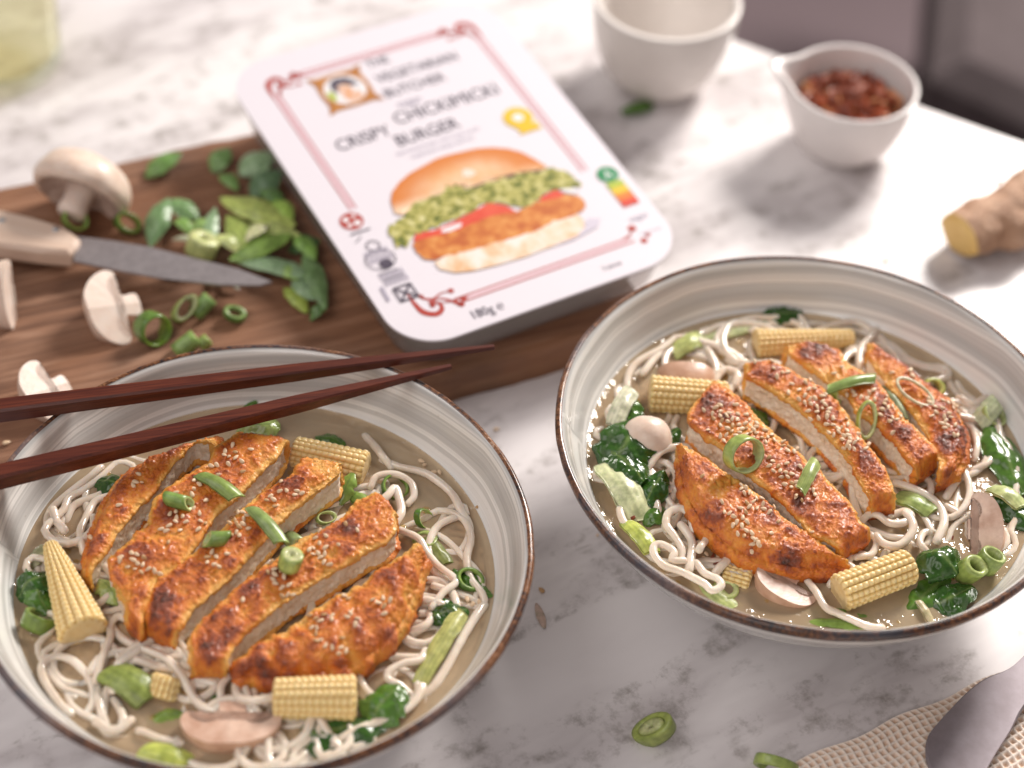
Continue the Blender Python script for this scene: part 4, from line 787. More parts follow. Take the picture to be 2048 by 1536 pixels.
# ------------------------------------------------------------------ kitchen knife on the board
kn = root('kitchen_knife', W(150, 500, 2.2), 'small kitchen knife with a pale wooden handle lying on the cutting board', 'knife')
hp = [(-60, 412), (0, 418), (60, 430), (130, 452), (150, 466), (160, 476), (152, 490), (140, 502), (80, 499), (0, 488), (-60, 478)]
def plate(pxs, z, th, bev=.12):
    P = np.array([W(x, y, z) for x, y in pxs]); c = P.mean(0); n = len(P); Q = P + (c - P) / np.linalg.norm(c - P, axis=1)[:, None] * bev
    zs = [(Q, 0), (P, -bev), (P, -th + bev), (Q, -th)]; V = np.vstack([p + [0, 0, dz] for p, dz in zs])
    Fc = [list(range(n))[::-1]] + [[k * n + i, k * n + (i + 1) % n, (k + 1) * n + (i + 1) % n, (k + 1) * n + i] for k in range(3) for i in range(n)] + [list(range(3 * n, 4 * n))]
    return V, Fc
part('handle', *plate(hp, 3.4, 1.05, .2), M['beech'], kn, smoothf=False)
part('blade', *plate([(152, 472), (220, 480), (300, 493), (400, 518), (480, 538), (545, 563), (520, 570), (440, 569), (330, 556), (240, 541), (146, 521)], 3.05, .14, .05), M['steel'], kn, smoothf=False)
for x, y in ((4, 440), (112, 458)):
    V, Fc = lathe([(0, .03), (.13, .03), (.16, 0)], 20); part('rivet', V + W(x, y, 3.4), Fc, M['rivet'], kn)
# ------------------------------------------------------------------ package
def P2(p):
    v = np.asarray(p) - CAMP; xr = v @ np.array(_cr); yr = v @ np.array(_cu); z = v @ np.array(_f); return 1024 + F * xr / z, 768 - F * yr / z
PC = W(*P2((-3.57, 69.87, 6.2)), 4.9); PW, PH = 14.65 * 1.023 - .65, 19.75 * 1.023 - .2
_ax, _ay, _az = math.radians(4.2), math.radians(-1.0), math.radians(31.6)
PR = np.array(Matrix.Rotation(_az, 3, 'Z') @ Matrix.Rotation(_ay, 3, 'Y') @ Matrix.Rotation(_ax, 3, 'X'))
def LP(x, y):
    d = ray(x, y); n = PR[:, 2]; t_ = ((PC - CAMP) @ n) / (d @ n); p = (CAMP + d * t_ - PC) @ PR; return p[0], p[1]
def rrect(w_, h_, r, n=14):
    out = []
    for cx, cy, a0 in ((w_ / 2 - r, h_ / 2 - r, 0), (-w_ / 2 + r, h_ / 2 - r, 90), (-w_ / 2 + r, -h_ / 2 + r, 180), (w_ / 2 - r, -h_ / 2 + r, 270)):
        for k in range(n + 1): a = math.radians(a0 + 90 * k / n); out.append((cx + r * math.cos(a), cy + r * math.sin(a)))
    return np.array(out)
def toW(P2, z=0): P2 = np.asarray(P2, float); return np.c_[P2, np.full(len(P2), z)] @ PR.T + PC
pkg = root('food_package', (PC[0], PC[1], 2.0), 'white food package with a burger picture resting on the cutting board', 'package')
t = NT('white_coated_card'); v = t.co(); t.P(Base__Color=(.76, .715, .765, 1), Roughness=.4, Normal=t.bump(t.noise(v, .3, 2), .1, .05)); M['card'] = t.m
ro = rrect(PW, PH, 2.3); n = len(ro); V = np.vstack([toW(ro, 0), toW(ro, -.09)]); Fc = [list(range(n)), list(range(n, 2 * n))[::-1]] + [[i, n + i, n + (i + 1) % n, (i + 1) % n] for i in range(n)]
lid = part('lid', V, Fc, M['card'], pkg, smoothf=False)
# tray under the lid: flange, ribbed wall, bottom on the board
rings = []
for k, (ins, z) in enumerate([(.03, -.1), (.03, -.24), (.22, -.26), (.28, -.6), (.55, -2.0), (.7, -2.75), (1.0, -3.0)]):
    rr_ = rrect(PW - 2 * ins, PH - 2 * ins, max(.8, 2.3 - ins * .6)); P = toW(rr_, z); P[:, 2] = np.maximum(P[:, 2], 2.03); rings.append(P)
V = np.vstack(rings); Fc = gridF(len(rings), n, False, True).tolist() + [list(range((len(rings) - 1) * n, len(rings) * n))]
part('tray', V, Fc, M['tray'], pkg)
PZ = [.006]
def pr(name, polys, mat, parent, z=None):
    """flat printed shapes (local card coordinates)"""
    if z is None: PZ[0] += .0008; z = PZ[0]
    V = []; Fc = []; o = 0
    for p in polys: p = np.asarray(p, float); V.append(toW(p, z)); Fc.append(list(range(o, o + len(p)))); o += len(p)
    return part(name, np.vstack(V), Fc, mat, parent, smoothf=False)
def ink(name, c, r=.4): return simple(name, c, r)
I = dict(red=ink('dark_red_ink', (.42, .055, .04)), pink=ink('pink_ink', (.74, .56, .61)), blk=ink('black_ink', (.085, .07, .1)), gry=ink('grey_ink', (.4, .37, .45)), yel=ink('yellow_ink', (.75, .5, .03)), org=ink('orange_ink', (.72, .27, .05)), wht=ink('white_ink', (.8, .78, .8)),
         grn=ink('green_ink', (.02, .25, .09)), lgr=ink('light_green_ink', (.42, .5, .06)), ora=ink('nutri_orange_ink', (.75, .2, .03)), rd2=ink('nutri_red_ink', (.65, .06, .03)), skin=ink('skin_ink', (.72, .46, .33)), frame=noisy('picture_frame_ink', (.34, .12, .03), (.58, .27, .08), 3, .4, 0, 3, .001))
def stroke(pts, wd, n=None):
    P = spline(np.array(pts, float), n or max(8, len(pts) * 6)); T = np.gradient(P, axis=0); T /= np.linalg.norm(T, axis=1)[:, None] + 1e-9; Nn = np.stack([-T[:, 1], T[:, 0]], 1)
    wd = np.interp(np.linspace(0, 1, len(P)), np.linspace(0, 1, np.size(wd)), np.atleast_1d(wd)); L_ = P + Nn * wd[:, None] / 2; R_ = P - Nn * wd[:, None] / 2
    return [np.array([L_[i], R_[i], R_[i + 1], L_[i + 1]]) for i in range(len(P) - 1)]
def circ(c, r, n=28, sx=1): a = np.linspace(0, 2 * np.pi, n, endpoint=False); return np.stack([c[0] + r * sx * np.cos(a), c[1] + r * np.sin(a)], 1)
def px(*pts): return [LP(*p) for p in pts]
bl, br, tl, tr_ = px((838, 640), (1268, 478), (540, 168), (950, 38))
xl = (bl[0] + tl[0]) / 2; xr_ = (br[0] + tr_[0]) / 2; yt = (tl[1] + tr_[1]) / 2; yb = (bl[1] + br[1]) / 2
med = LP(703, 443); icon0 = LP(725, 470)
g_ = .3
def vline(x, y0, y1, wd, mat, nm): pr(nm, [[(x - wd / 2, y0), (x + wd / 2, y0), (x + wd / 2, y1), (x - wd / 2, y1)]], mat, lid)
def hline(y, x0, x1, wd, mat, nm): pr(nm, [[(x0, y - wd / 2), (x1, y - wd / 2), (x1, y + wd / 2), (x0, y + wd / 2)]], mat, lid)
nut = LP(1213, 347)
vline(xl + .19, med[1] + .7, yt - 1.0, g_, I['pink'], 'border_band'); vline(xr_ - .19, nut[1] + .6, yt - 1.0, g_ * .7, I['pink'], 'border_band'); hline(yt - .19, xl + 1.5, xr_ - 1.5, g_, I['pink'], 'border_band'); hline(yb + .19, xl + 1.9, xr_ - .6, g_, I['pink'], 'border_band')
for dx in (0, g_):
    vline(xl + dx, med[1] + .7, yt - .9, .06, I['red'], 'border_line'); hline(yt - dx, xl + 1.2, xr_ - 1.2, .06, I['red'], 'border_line'); hline(yb + dx, xl + 1.7, xr_ - .4, .07, I['red'], 'border_line'); vline(xr_ - dx, nut[1] + .6, yt - .9, .05, I['red'], 'border_line')
def ornament(cx, cy, sx, sy, k=1.):
    def T(p): return [(cx + sx * x * k, cy + sy * y * k) for x, y in p]
    s = stroke(T([(0, 1.6), (.02, .9), (.15, .3), (.6, -.05), (1.0, .1), (1.05, .5), (.75, .62), (.6, .42)]), [.08, .2, .3, .28, .16, .1]); s += stroke(T([(.45, 1.5), (.5, 1.1), (.9, .85), (1.4, 1.0), (1.9, .95)]), [.06, .14, .08, .07])
    s += stroke(T([(.6, .7), (1.2, .75), (1.7, .3), (1.95, -.05)]), [.1, .08, .14, .28]); s += stroke(T([(.9, .55), (1.6, .35), (2.3, .38), (2.6, .38)]), [.05, .06, .07, .07])
    s += [circ(T([(2.2, .25)])[0], .17 * k), circ(T([(1.95, 0)])[0], .16 * k), circ(T([(.72, .48)])[0], .13 * k), circ(T([(1.9, .95)])[0], .15 * k), circ(T([(.5, 1.2)])[0], .12 * k)]
    pr('corner_ornament', s, I['red'], lid)
ornament(xl, yb - .1, 1, 1, .95); ornament(xl, yt + .05, 1, -1, .8); ornament(xr_, yt + .05, -1, -1, .8)
pr('corner_ornament', [circ((xr_ - .1, yb + .75), .2), circ((xr_ + .0, yb - .15), .17), circ((xr_ + .35, yb + .1), .12)] + stroke([(xr_ - .9, yb + .3), (xr_ - .4, yb + .45), (xr_ - .1, yb + .7)], .07), I['red'], lid)
pr('medallion', [circ(med, .55)], I['red'], lid); pr('medallion_mark', [circ((med[0] - .2, med[1] + .18), .15), circ((med[0] + .2, med[1] - .2), .17), circ((med[0] - .18, med[1] - .22), .12), circ((med[0] + .22, med[1] + .26), .1)], I['wht'], lid)
def text(s, p0, p1, mat, hgt=None, nm='lettering', sp=1.0):
    """one line of lettering from local point p0 to p1 (baseline)"""
    c = bpy.data.curves.new('t', 'FONT'); c.body = s; c.size = 1; c.space_character = sp; c.resolution_u = 3; o = bpy.data.objects.new('t', c); sc.collection.objects.link(o)
    me = bpy.data.meshes.new_from_object(o.evaluated_get(bpy.context.evaluated_depsgraph_get())); bpy.data.objects.remove(o)
    V = np.empty(len(me.vertices) * 3); me.vertices.foreach_get('co', V); V = V.reshape(-1, 3); Fc = [list(p.vertices) for p in me.polygons]
    x0, x1 = V[:, 0].min(), V[:, 0].max(); w_ = math.dist(p0, p1); k = w_ / (x1 - x0); ky = k * 1.2; d = norm(np.array(p1) - np.array(p0)); nn = np.array([-d[1], d[0]])
    P = np.array(p0) + np.outer((V[:, 0] - x0) * k, d) + np.outer(V[:, 1] * ky, nn); PZ[0] += .0008
    return part(nm, toW(P, PZ[0]), Fc, mat, lid, smoothf=False)
def flat(a, b): return a, (b[0], a[1] + (b[1] - a[1]) * .15)
text('THE', *flat(*px((738, 137), (780, 122))), I['blk'], .62); text('VEGETARIAN', *flat(*px((758, 167), (918, 118))), I['blk'], .66); text('BUTCHER', *flat(*px((776, 196), (893, 158))), I['blk'], .72)
text('vegan', *flat(*px((798, 216), (843, 200))), I['gry'], .32); text('CRISPY', *flat(*px((680, 303), (782, 262))), I['blk'], .66); text('CHICKIMICKI', *flat(*px((796, 249), (1004, 190))), I['blk'], .6)
text('BURGER', *flat(*px((800, 293), (922, 252))), I['blk'], .66); text('plant-based burger with crispy crumb', *flat(*px((795, 312), (958, 258))), I['gry'], .24); text('made from wheat and soy', *flat(*px((825, 318), (945, 272))), I['gry'], .22)
text('180g \u212e', *flat(*px((950, 638), (1012, 618))), I['blk'], .5)
text('2 pieces', *flat(*px((1208, 541), (1245, 529))), I['blk'], .26); text('vegan', *flat(*px((1262, 445), (1296, 432))), I['gry'], .4); text('high in protein', *flat(*px((1285, 470), (1325, 458))), I['gry'], .3)
# portrait picture: plain painted head in a carved frame (generic)
f4 = np.array(px((617, 163), (715, 131), (758, 197), (670, 230))); fc = f4.mean(0)
fx, fy = abs(f4[1][0] - f4[0][0]) / 2, abs(f4[3][1] - f4[0][1]) / 2
sc8 = [(-1.08, 1.05), (-.7, .92), (0, .95), (.7, .92), (1.08, 1.05), (.9, .6), (.95, 0), (.9, -.6), (1.08, -1.05), (.7, -.92), (0, -.95), (-.7, -.92), (-1.08, -1.05), (-.9, -.6), (-.95, 0), (-.9, .6)]
def FP(pts): return [(fc[0] + x * fx, fc[1] + y * fy) for x, y in pts]
pr('portrait_picture', [FP(sc8)], I['frame'], lid); pr('portrait_picture', [circ(fc, fy * .78, sx=fx / fy)], I['wht'], lid)
pr('portrait_picture', [FP([(-.45, .1), (-.4, .5), (-.1, .68), (.3, .6), (.5, .3), (.62, .05), (.3, .1), (.1, .3), (-.15, .3), (-.3, -.1)])], I['blk'], lid)
pr('portrait_picture', [circ((fc[0] + .02, fc[1] + .02), fy * .27)], I['skin'], lid); pr('portrait_picture', [FP([(-.3, -.25), (.45, -.2), (.5, -.6), (.2, -.72), (-.1, -.7)])], I['skin'], lid)
pr('portrait_picture', [FP([(-.7, .1), (-.5, .1), (-.42, -.25), (-.6, -.5), (-.72, -.2)])], I['lgr'], lid); pr('portrait_picture', [FP([(-.05, -.15), (.15, -.15), (.12, -.35), (-.05, -.32)])], I['org'], lid)
sl = LP(1036, 236); pr('yellow_seal', [circ(sl, .72)], I['yel'], lid); pr('yellow_seal', [[(sl[0] - .5, sl[1] - .6), (sl[0] + .75, sl[1] - .6), (sl[0] + .6, sl[1] - .85), (sl[0] + .75, sl[1] - 1.1), (sl[0] - .5, sl[1] - 1.1), (sl[0] - .35, sl[1] - .85)]], I['yel'], lid); pr('seal_mark', [circ(sl, .28)] , I['wht'], lid)
nb_ = LP(1258, 412); nx, ny = nut; ly = nb_[1] - ny
pr('score_label', [circ((nx, ny - .1), .52)], I['grn'], lid); text('A', (nx - .22, ny - .38), (nx + .22, ny - .38), I['wht'], .55, 'score_letter')
for k, mt in enumerate(('lgr', 'yel', 'ora', 'rd2')):
    y1 = ny - .62 + k * (ly + .62) / 4; y0 = ny - .62 + (k + 1) * (ly + .62) / 4; pr('score_label', [[(nx - .42, y0), (nx + .42, y0), (nx + .42, y1), (nx - .42, y1)]], I[mt], lid)
# cooking icons down the lower left
ic = np.array(icon0); ie = np.array(LP(812, 590)); dv = ie - ic
def IC(s, r=0): return (ic[0] + dv[0] * s + r, ic[1] + dv[1] * s)
def ringp(c, r, w_=.06, sx=1): return stroke([tuple(q) for q in circ(c, r, 20, sx)] + [tuple(circ(c, r, 20, sx)[0])], w_, 40)
pr('cooking_icons', ringp(IC(.42), .62, .05, 1.1) + ringp(IC(.2, .1), .3) + stroke([IC(-.05, -.5), IC(-.05, .5)], .07) + stroke([IC(0.08, -.5), IC(0.02, -.1)], .05) + [circ(IC(.5, .1), .3)] + stroke([IC(.62, -.55), IC(.62, .45)], .05) + stroke([IC(.72, -.5), IC(.72, .5)], .05), I['blk'], lid)
for s_ in (.3, .4, .66, .76): pr('cooking_icons', [[(IC(s_)[0] + k * .2 - .5, IC(s_)[1] - .2), (IC(s_)[0] + k * .2 - .42, IC(s_)[1] - .2), (IC(s_)[0] + k * .2 - .42, IC(s_)[1] + .15), (IC(s_)[0] + k * .2 - .5, IC(s_)[1] + .15)] for k in range(6)], I['gry'], lid)
q = IC(.97, .05); pr('cooking_icons', stroke([(q[0] - .42, q[1] - .42), (q[0] + .42, q[1] - .42)], .08) + stroke([(q[0] - .42, q[1] + .42), (q[0] + .42, q[1] + .42)], .08) + stroke([(q[0] - .42, q[1] - .42), (q[0] - .42, q[1] + .42)], .08) + stroke([(q[0] + .42, q[1] - .42), (q[0] + .42, q[1] + .42)], .08) + stroke([(q[0] - .4, q[1] - .4), (q[0] + .4, q[1] + .4)], .1) + stroke([(q[0] - .4, q[1] + .4), (q[0] + .4, q[1] - .4)], .1), I['blk'], lid)
hh = px((762, 575), (778, 603)); pr('cooking_icons', stroke(hh, .14), I['gry'], lid)
# burger picture (flat print)
def BP(pts): return [LP(700 + x / 3.793, 280 + y / 3.793) for x, y in pts]
def jag(pts, amp, n, seed):
    P = resample(np.array(list(pts) + [pts[0]]), n)[:-1]; r_ = np.random.default_rng(seed).normal(0, amp, P.shape); return [tuple(p) for p in P + r_]
bun = [(310,470),(320,400),(370,330),(450,260),(560,200),(650,150),(740,120),(850,95),(960,70),(1080,62),(1200,72),(1300,98),(1400,150),(1500,210),(1440,238),(1340,238),(1250,262),(1150,297),(1000,335),(900,368),(800,360),(700,410),(600,450),(500,480),(440,540),(400,575),(340,560)]
let = [(285,690),(340,620),(400,600),(440,540),(500,470),(600,455),(700,400),(740,350),(830,345),(920,380),(1020,330),(1120,320),(1230,290),(1300,250),(1420,260),(1520,215),(1600,240),(1660,250),(1720,300),(1750,370),(1650,370),(1540,380),(1460,430),(1340,520),(1200,480),(1040,480),(930,540),(830,590),(700,640),(600,690),(500,710),(460,760),(420,820),(350,820),(330,750)]
tom = [(480,770),(500,715),(640,690),(800,620),(930,550),(1050,480),(1180,500),(1280,560),(1100,610),(950,650),(800,710),(600,770)]
pat = [(470,800),(520,760),(700,725),(850,675),(980,615),(1100,560),(1250,560),(1400,480),(1550,450),(1650,420),(1740,430),(1790,480),(1770,540),(1700,580),(1550,620),(1400,700),(1200,760),(1050,800),(900,850),(740,880),(640,915),(560,910),(510,850)]
bot = [(640,935),(740,870),(900,845),(1000,795),(1200,755),(1350,710),(1500,630),(1600,575),(1720,565),(1770,610),(1780,670),(1720,735),(1550,805),(1350,885),(1150,945),(950,995),(800,1012),(680,985)]
def printed(name, stops, sc_, grad=None):
    t = NT(name); v = t.co(); f = t.noise(v, sc_, 4, .6); c = t.ramp(f, stops)
    if grad: g = t.attr('gr'); c = t.mix(t.ramp(g, grad[0]), c, grad[1])
    t.P(Base__Color=c, Roughness=.38); return t.m
mbun = printed('printed_bun', [(.35, (.76, .44, .22)), (.65, (.85, .66, .48))], .5, ([(0, (1, 1, 1)), (.35, (.8, .8, .8)), (.95, (0, 0, 0))], (.64, .2, .04)))
mlet = printed('printed_lettuce', [(.4, (.12, .15, .03)), (.47, (.36, .34, .08)), (.58, (.54, .5, .18)), (.7, (.74, .7, .42))], 2.6)
mpat = printed('printed_patty', [(.38, (.5, .13, .035)), (.5, (.62, .21, .05)), (.66, (.72, .33, .1))], 1.6)
mbot = printed('printed_bottom_bun', [(.36, (.76, .46, .25)), (.5, (.84, .66, .5)), (.62, (.86, .77, .7))], .9); mtom = printed('printed_tomato', [(.3, (.66, .07, .04)), (.7, (.75, .14, .08))], 1)
def fillpoly(name, pts, mat, jg=None, gr=False):
    p = jag(pts, jg[0], jg[1], jg[2]) if jg else pts; P = np.array(BP(p)); PZ[0] += .0008; z = PZ[0]
    if not gr: return part(name, toW(P, z), [list(range(len(P)))], mat, lid, smoothf=False)
    c = np.array(BP([(900, 330)]))[0]; n_ = len(P); rs = np.linspace(1, 0, 12); V = np.vstack([c + (P - c) * r_ for r_ in rs]); top = np.zeros((12, n_))
    yy = np.array([q[1] for q in p]); flag = np.clip((np.interp(np.array([q[0] for q in p]), [310, 600, 900, 1500], [560, 440, 350, 225]) - yy) / 60, 0, 1); 
    for i, r_ in enumerate(rs): top[i] = 1 - (1 - (1 - r_) * 1.6).clip(0, 1) * flag
    return part(name, toW(V, z), gridF(12, n_, False, True), mat, lid, smoothf=True, attrs={'gr': top.ravel()})
shd = [(1500, 830), (1700, 760), (1880, 660), (1900, 600), (1800, 600), (1780, 670), (1720, 735)]
fillpoly('burger_picture', shd, ink('soft_grey_ink', (.62, .57, .66))); fillpoly('burger_picture', bot, mbot); fillpoly('burger_picture', tom, mtom); fillpoly('burger_picture', [(1440, 440), (1560, 380), (1660, 430), (1560, 500), (1430, 500)], mtom)
fillpoly('burger_picture', pat, mpat, (5, 90, 1)); fillpoly('burger_picture', [(880, 380), (1000, 330), (1100, 295), (1250, 258), (1450, 225), (1400, 300), (1100, 360), (960, 420)], ink('dark_gap_ink', (.06, .035, .045)))
fillpoly('burger_picture', bun, mbun, None, True); fillpoly('burger_picture', let, mlet, (9, 110, 2)); fillpoly('burger_picture', [(830, 600), (930, 550), (1050, 488), (1180, 505), (1250, 550), (1100, 575), (950, 625), (820, 690), (700, 720), (700, 690)], mtom)
fillpoly('burger_picture', [(690, 710), (700, 680), (790, 650), (850, 630), (840, 665), (760, 700)], I['wht']); fillpoly('burger_picture', [(1600, 378), (1700, 372), (1745, 385), (1700, 415), (1610, 395)], I['wht'])
fillpoly('burger_picture', [(850, 240), (880, 225), (930, 235), (960, 255), (920, 285), (860, 285)], ink('bun_shine_ink', (.84, .7, .6)))
# ------------------------------------------------------------------ cups
def cup(px_, py_, r, h, lab, mat, spout=None, th=.28, wall=1.0):
    c0 = W(px_, py_, h); c = np.array([c0[0], c0[1], 0.])
    prof = spline([(0, .1), (r * .5, .0), (r * .57, .12), (r * .8, h * .24), (r * .95, h * .6), (r, h - .1), (r - th * .2, h), (r - th * .8, h), (r - th, h - .12), (r * .93 - th, h * .6), (r * .75 - th, h * .25), (r * .45, th * 1.4), (0, th * 1.3)], 70)
    V, Fc = lathe(prof, 128, c); d = V - c; rr_ = np.hypot(d[:, 0], d[:, 1]); an = np.arctan2(d[:, 1], d[:, 0])
    if spout is not None:
        da = (an - spout + np.pi) % (2 * np.pi) - np.pi; k = np.exp(-(da / .26) ** 2) * np.clip((d[:, 2] - h * .35) / (h * .65), 0, 1) ** 2 * np.clip(rr_ / r, 0, 1) ** 4
        V[:, :2] += (d[:, :2] / np.maximum(rr_, .01)[:, None]) * (k * r * .3)[:, None]; V[:, 2] += k * .12
    return c, V, Fc
c, V, Fc = cup(1335, -4, 3.85, 5.2, '', None, th=.35)
t = root('empty_cup', c, 'empty white porcelain cup at the top of the picture beside the package', 'cup'); part('body', V, Fc[:, ::-1], M['porcelain'], t)
CH = 4.1; c, V, Fc = cup(1707, 165, 3.3, CH, '', None, th=.22, spout=math.radians(165))
t = root('spouted_cup', c, 'small white spouted cup filled with chilli flakes', 'cup'); part('body', V, Fc[:, ::-1], M['pinkporcelain'], t)
# handle tab on the right of the spouted cup
parts = []; rg = np.random.default_rng(5)
def flake(p, s, rg):
    n = 6; a = np.sort(rg.uniform(0, 2 * np.pi, n)); Q = np.stack([np.cos(a) * s * rg.uniform(.6, 1.2), np.sin(a) * s * rg.uniform(.35, .8), rg.normal(0, s * .18, n)], 1)
    R = rotm(*rg.uniform(-50, 50, 2), rg.uniform(0, 360)); V = np.vstack([Q, Q - [0, 0, s * .16]]) @ R.T + p
    return V, [list(range(n)), list(range(n, 2 * n))[::-1]] + [[i, i + n, (i + 1) % n + n, (i + 1) % n] for i in range(n)]
for grp_i, (mt, cnt) in enumerate((('chili', 480), ('chili2', 70))):
    parts = []
    for i in range(cnt):
        a = rg.uniform(0, 2 * np.pi); rr_ = 2.5 * math.sqrt(rg.uniform(0, 1)); zz = 2.35 + 1.25 * (1 - (rr_ / 2.5) ** 2) + rg.uniform(-.25, .1)
        parts.append(flake(c + [rr_ * math.cos(a), rr_ * math.sin(a) + .15, zz], rg.uniform(.3, .85), rg))
    if mt == 'chili':
        V2, F2 = lathe([(0, 3.4), (1.2, 3.1), (2.3, 2.3), (2.5, 1.7)], 40, c); parts.append((V2, F2))
    V, Fc = join(parts); solo('chilli_flakes', V, Fc, M[mt], 'dark red chilli flakes heaped in the spouted cup' if mt == 'chili' else 'pale orange seeds and flakes among the chilli in the cup', 'chilli flakes', kind='stuff', smoothf=False)
# ------------------------------------------------------------------ ginger
gc = W(1918, 470, 1.35); ge = gc + norm([.8, .58, .06]) * 5; n = 60; T = np.linspace(0, 1, n); m_ = 40; d = norm(ge - gc); s_ = norm(np.cross([0, 0, 1], d)); up = np.cross(d, s_)
g = root('ginger_root', (gc[0] + 2, gc[1], 0), 'piece of ginger root with a yellow cut end at the right picture edge', 'ginger')
an = np.linspace(0, 2 * np.pi, m_, endpoint=False); Rr = 1.22 + .12 * np.sin(T * 7) + .35 * T; V = gc + np.outer(T * 5.2, d)[:, None] + Rr[:, None, None] * (np.cos(an)[None, :, None] * s_ + .9 * np.sin(an)[None, :, None] * up)
V = V.reshape(-1, 3); cc = np.repeat(gc + np.outer(T * 5.2, d), m_, 0); V = cc + (V - cc) * (1 + .16 * fbm(V * .8, 3)[:, None]); part('skin', V, gridF(n, m_, False, True), M['ginger'], g)
ring0 = V[:m_]; c_ = ring0.mean(0); VV = np.vstack([c_ + (ring0 - c_) * k - d * h_ for k, h_ in ((1, 0), (.94, .06), (.5, .08), (0.02, .08))]); part('cut_face', VV, gridF(4, m_, False, True), M['gingercut'], g)
kb = gc + d * 2.6 - s_ * .7 - up * .25; V, Fc = lathe([(0, 1.25), (.7, 1.1), (1.15, .5), (1.2, -.3), (.8, -.9), (0, -1.1)], 40, kb); V = kb + (V - kb) * (1 + .15 * fbm(V * .9, 2)[:, None]); part('knob', V, Fc, M['ginger'], g)
# ------------------------------------------------------------------ drinking glass
c = W(5, 128, 0)
gl_ = root('drinking_glass', (c[0], c[1], 0), 'clear drinking glass standing at the top left corner', 'glass')
V, Fc = lathe(spline([(0, 0), (2.6, 0), (3.05, .3), (3.2, 1.2), (3.35, 9), (3.25, 9), (3.1, 1.4), (2.8, .9), (0, .8)], 50), 90, c); part('vessel', V, Fc[:, ::-1], M['glass'], gl_)
V, Fc = lathe([(0, .85), (2.8, .95), (3.1, 1.45), (3.25, 6.5), (0, 6.5)], 80, c); solo('lemon_drink', V, Fc, M['drink'], 'pale yellow lemon drink inside the glass at the top left corner', 'drink')

# ------------------------------------------------------------------ napkin and metal spreader
e_a = W(1575, 1530, .3); e_b = W(1985, 1350, .3); dx = norm((e_b - e_a) * [1, 1, 0]); dy = np.array([dx[1], -dx[0], 0]); cell = .315; nx_, ny_ = 62, 46; q_ = 7
ii = np.arange(nx_ * q_ + 1) / q_; jj = np.arange(ny_ * q_ + 1) / q_; U, Vv = np.meshgrid(ii, jj, indexing='ij')
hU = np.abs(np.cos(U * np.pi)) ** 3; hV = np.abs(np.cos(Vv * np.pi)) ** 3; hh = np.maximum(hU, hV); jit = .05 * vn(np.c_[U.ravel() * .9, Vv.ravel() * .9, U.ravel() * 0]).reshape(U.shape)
base = e_a - dx * 6 * cell * 3; Pn = base + (U * cell + .06 * np.sin(Vv * 1.3))[..., None] * dx + (Vv * cell + .08 * np.sin(U * .5) + .05 * np.sin(U * np.pi * 2) * 0)[..., None] * dy
fold = .22 + .16 * np.sin(U * .33 + Vv * .12) * np.sin(Vv * .21 + 1) + jit; rise = 1 - np.exp(-Vv * .35); Pn[..., 2] = .1 + .18 * rise + np.abs(fold) * .55 * rise + .13 * hh
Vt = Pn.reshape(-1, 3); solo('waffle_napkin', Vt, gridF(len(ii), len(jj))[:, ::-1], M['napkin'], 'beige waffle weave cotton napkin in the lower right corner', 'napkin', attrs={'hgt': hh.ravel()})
sp = root('metal_spreader', W(1960, 1450, .6), 'dull grey metal table knife lying on the waffle napkin', 'table knife')
bl_ = [(1852, 1490), (1858, 1467), (1887, 1432), (1923, 1394), (1948, 1371), (1975, 1353), (2019, 1335), (2052, 1306), (2130, 1230), (2165, 1262), (2110, 1330), (2048, 1414), (2022, 1461), (1993, 1505), (1960, 1560), (1930, 1590), (1890, 1585), (1866, 1550), (1853, 1515)]
P = spline([*bl_, bl_[0]], 90)[:-1]
part('blade', *plate([tuple(p) for p in P], 1.15, .22, .07), M['darksteel'], sp, smoothf=False)
# ------------------------------------------------------------------ sesame seeds
nsd = 12; a = np.linspace(0, 2 * np.pi, nsd, endpoint=False); zs = np.linspace(-1, 1, 9); V = []
for z in zs: rad = math.sqrt(max(0, 1 - z * z)) * (1 - .28 * z) ; V += [(math.cos(x) * rad * .078 + 0, math.sin(x) * rad * .05, z * .14) for x in a]
V = np.array(V)[:, [2, 0, 1]]; seedA = mkmesh('sesame_seed', V, gridF(9, nsd, False, True), M['seed']); seedB = mkmesh('sesame_seed', V * [.95, .95, 1], gridF(9, nsd, False, True), M['seed2'])
SEED = []
def seeds(lst, where):
    for (x, y, n, sp_, *rest) in lst:
        x2, y2 = rest if rest else (x, y)
        for k in range(n):
            for attempt in range(14):
                f_ = rng.uniform(0, 1); ex = 1 + attempt * .05; qx = x + (x2 - x) * f_ + rng.normal(0, sp_ * .5 * ex); qy = y + (y2 - y) * f_ + rng.normal(0, sp_ * .42 * ex)
                h = hit(qx, qy); pp_ = np.array(h[0]) if h else W(qx, qy, SZ + .06)
                if all(np.linalg.norm(pp_ - q_[0]) > .2 for q_ in SEED[-80:]): break
            if where == 'soup': p = W(qx, qy, SZ + .06); nn = Vector((0, 0, 1)); key = 'soup'
            elif h is None: continue
            else:
                p = np.array(h[0]); nn = h[2]; key = h[3]
                if nn.z < 0: nn = -nn
                if nn.z < .25: continue
            SEED.append((p, nn, key, where))
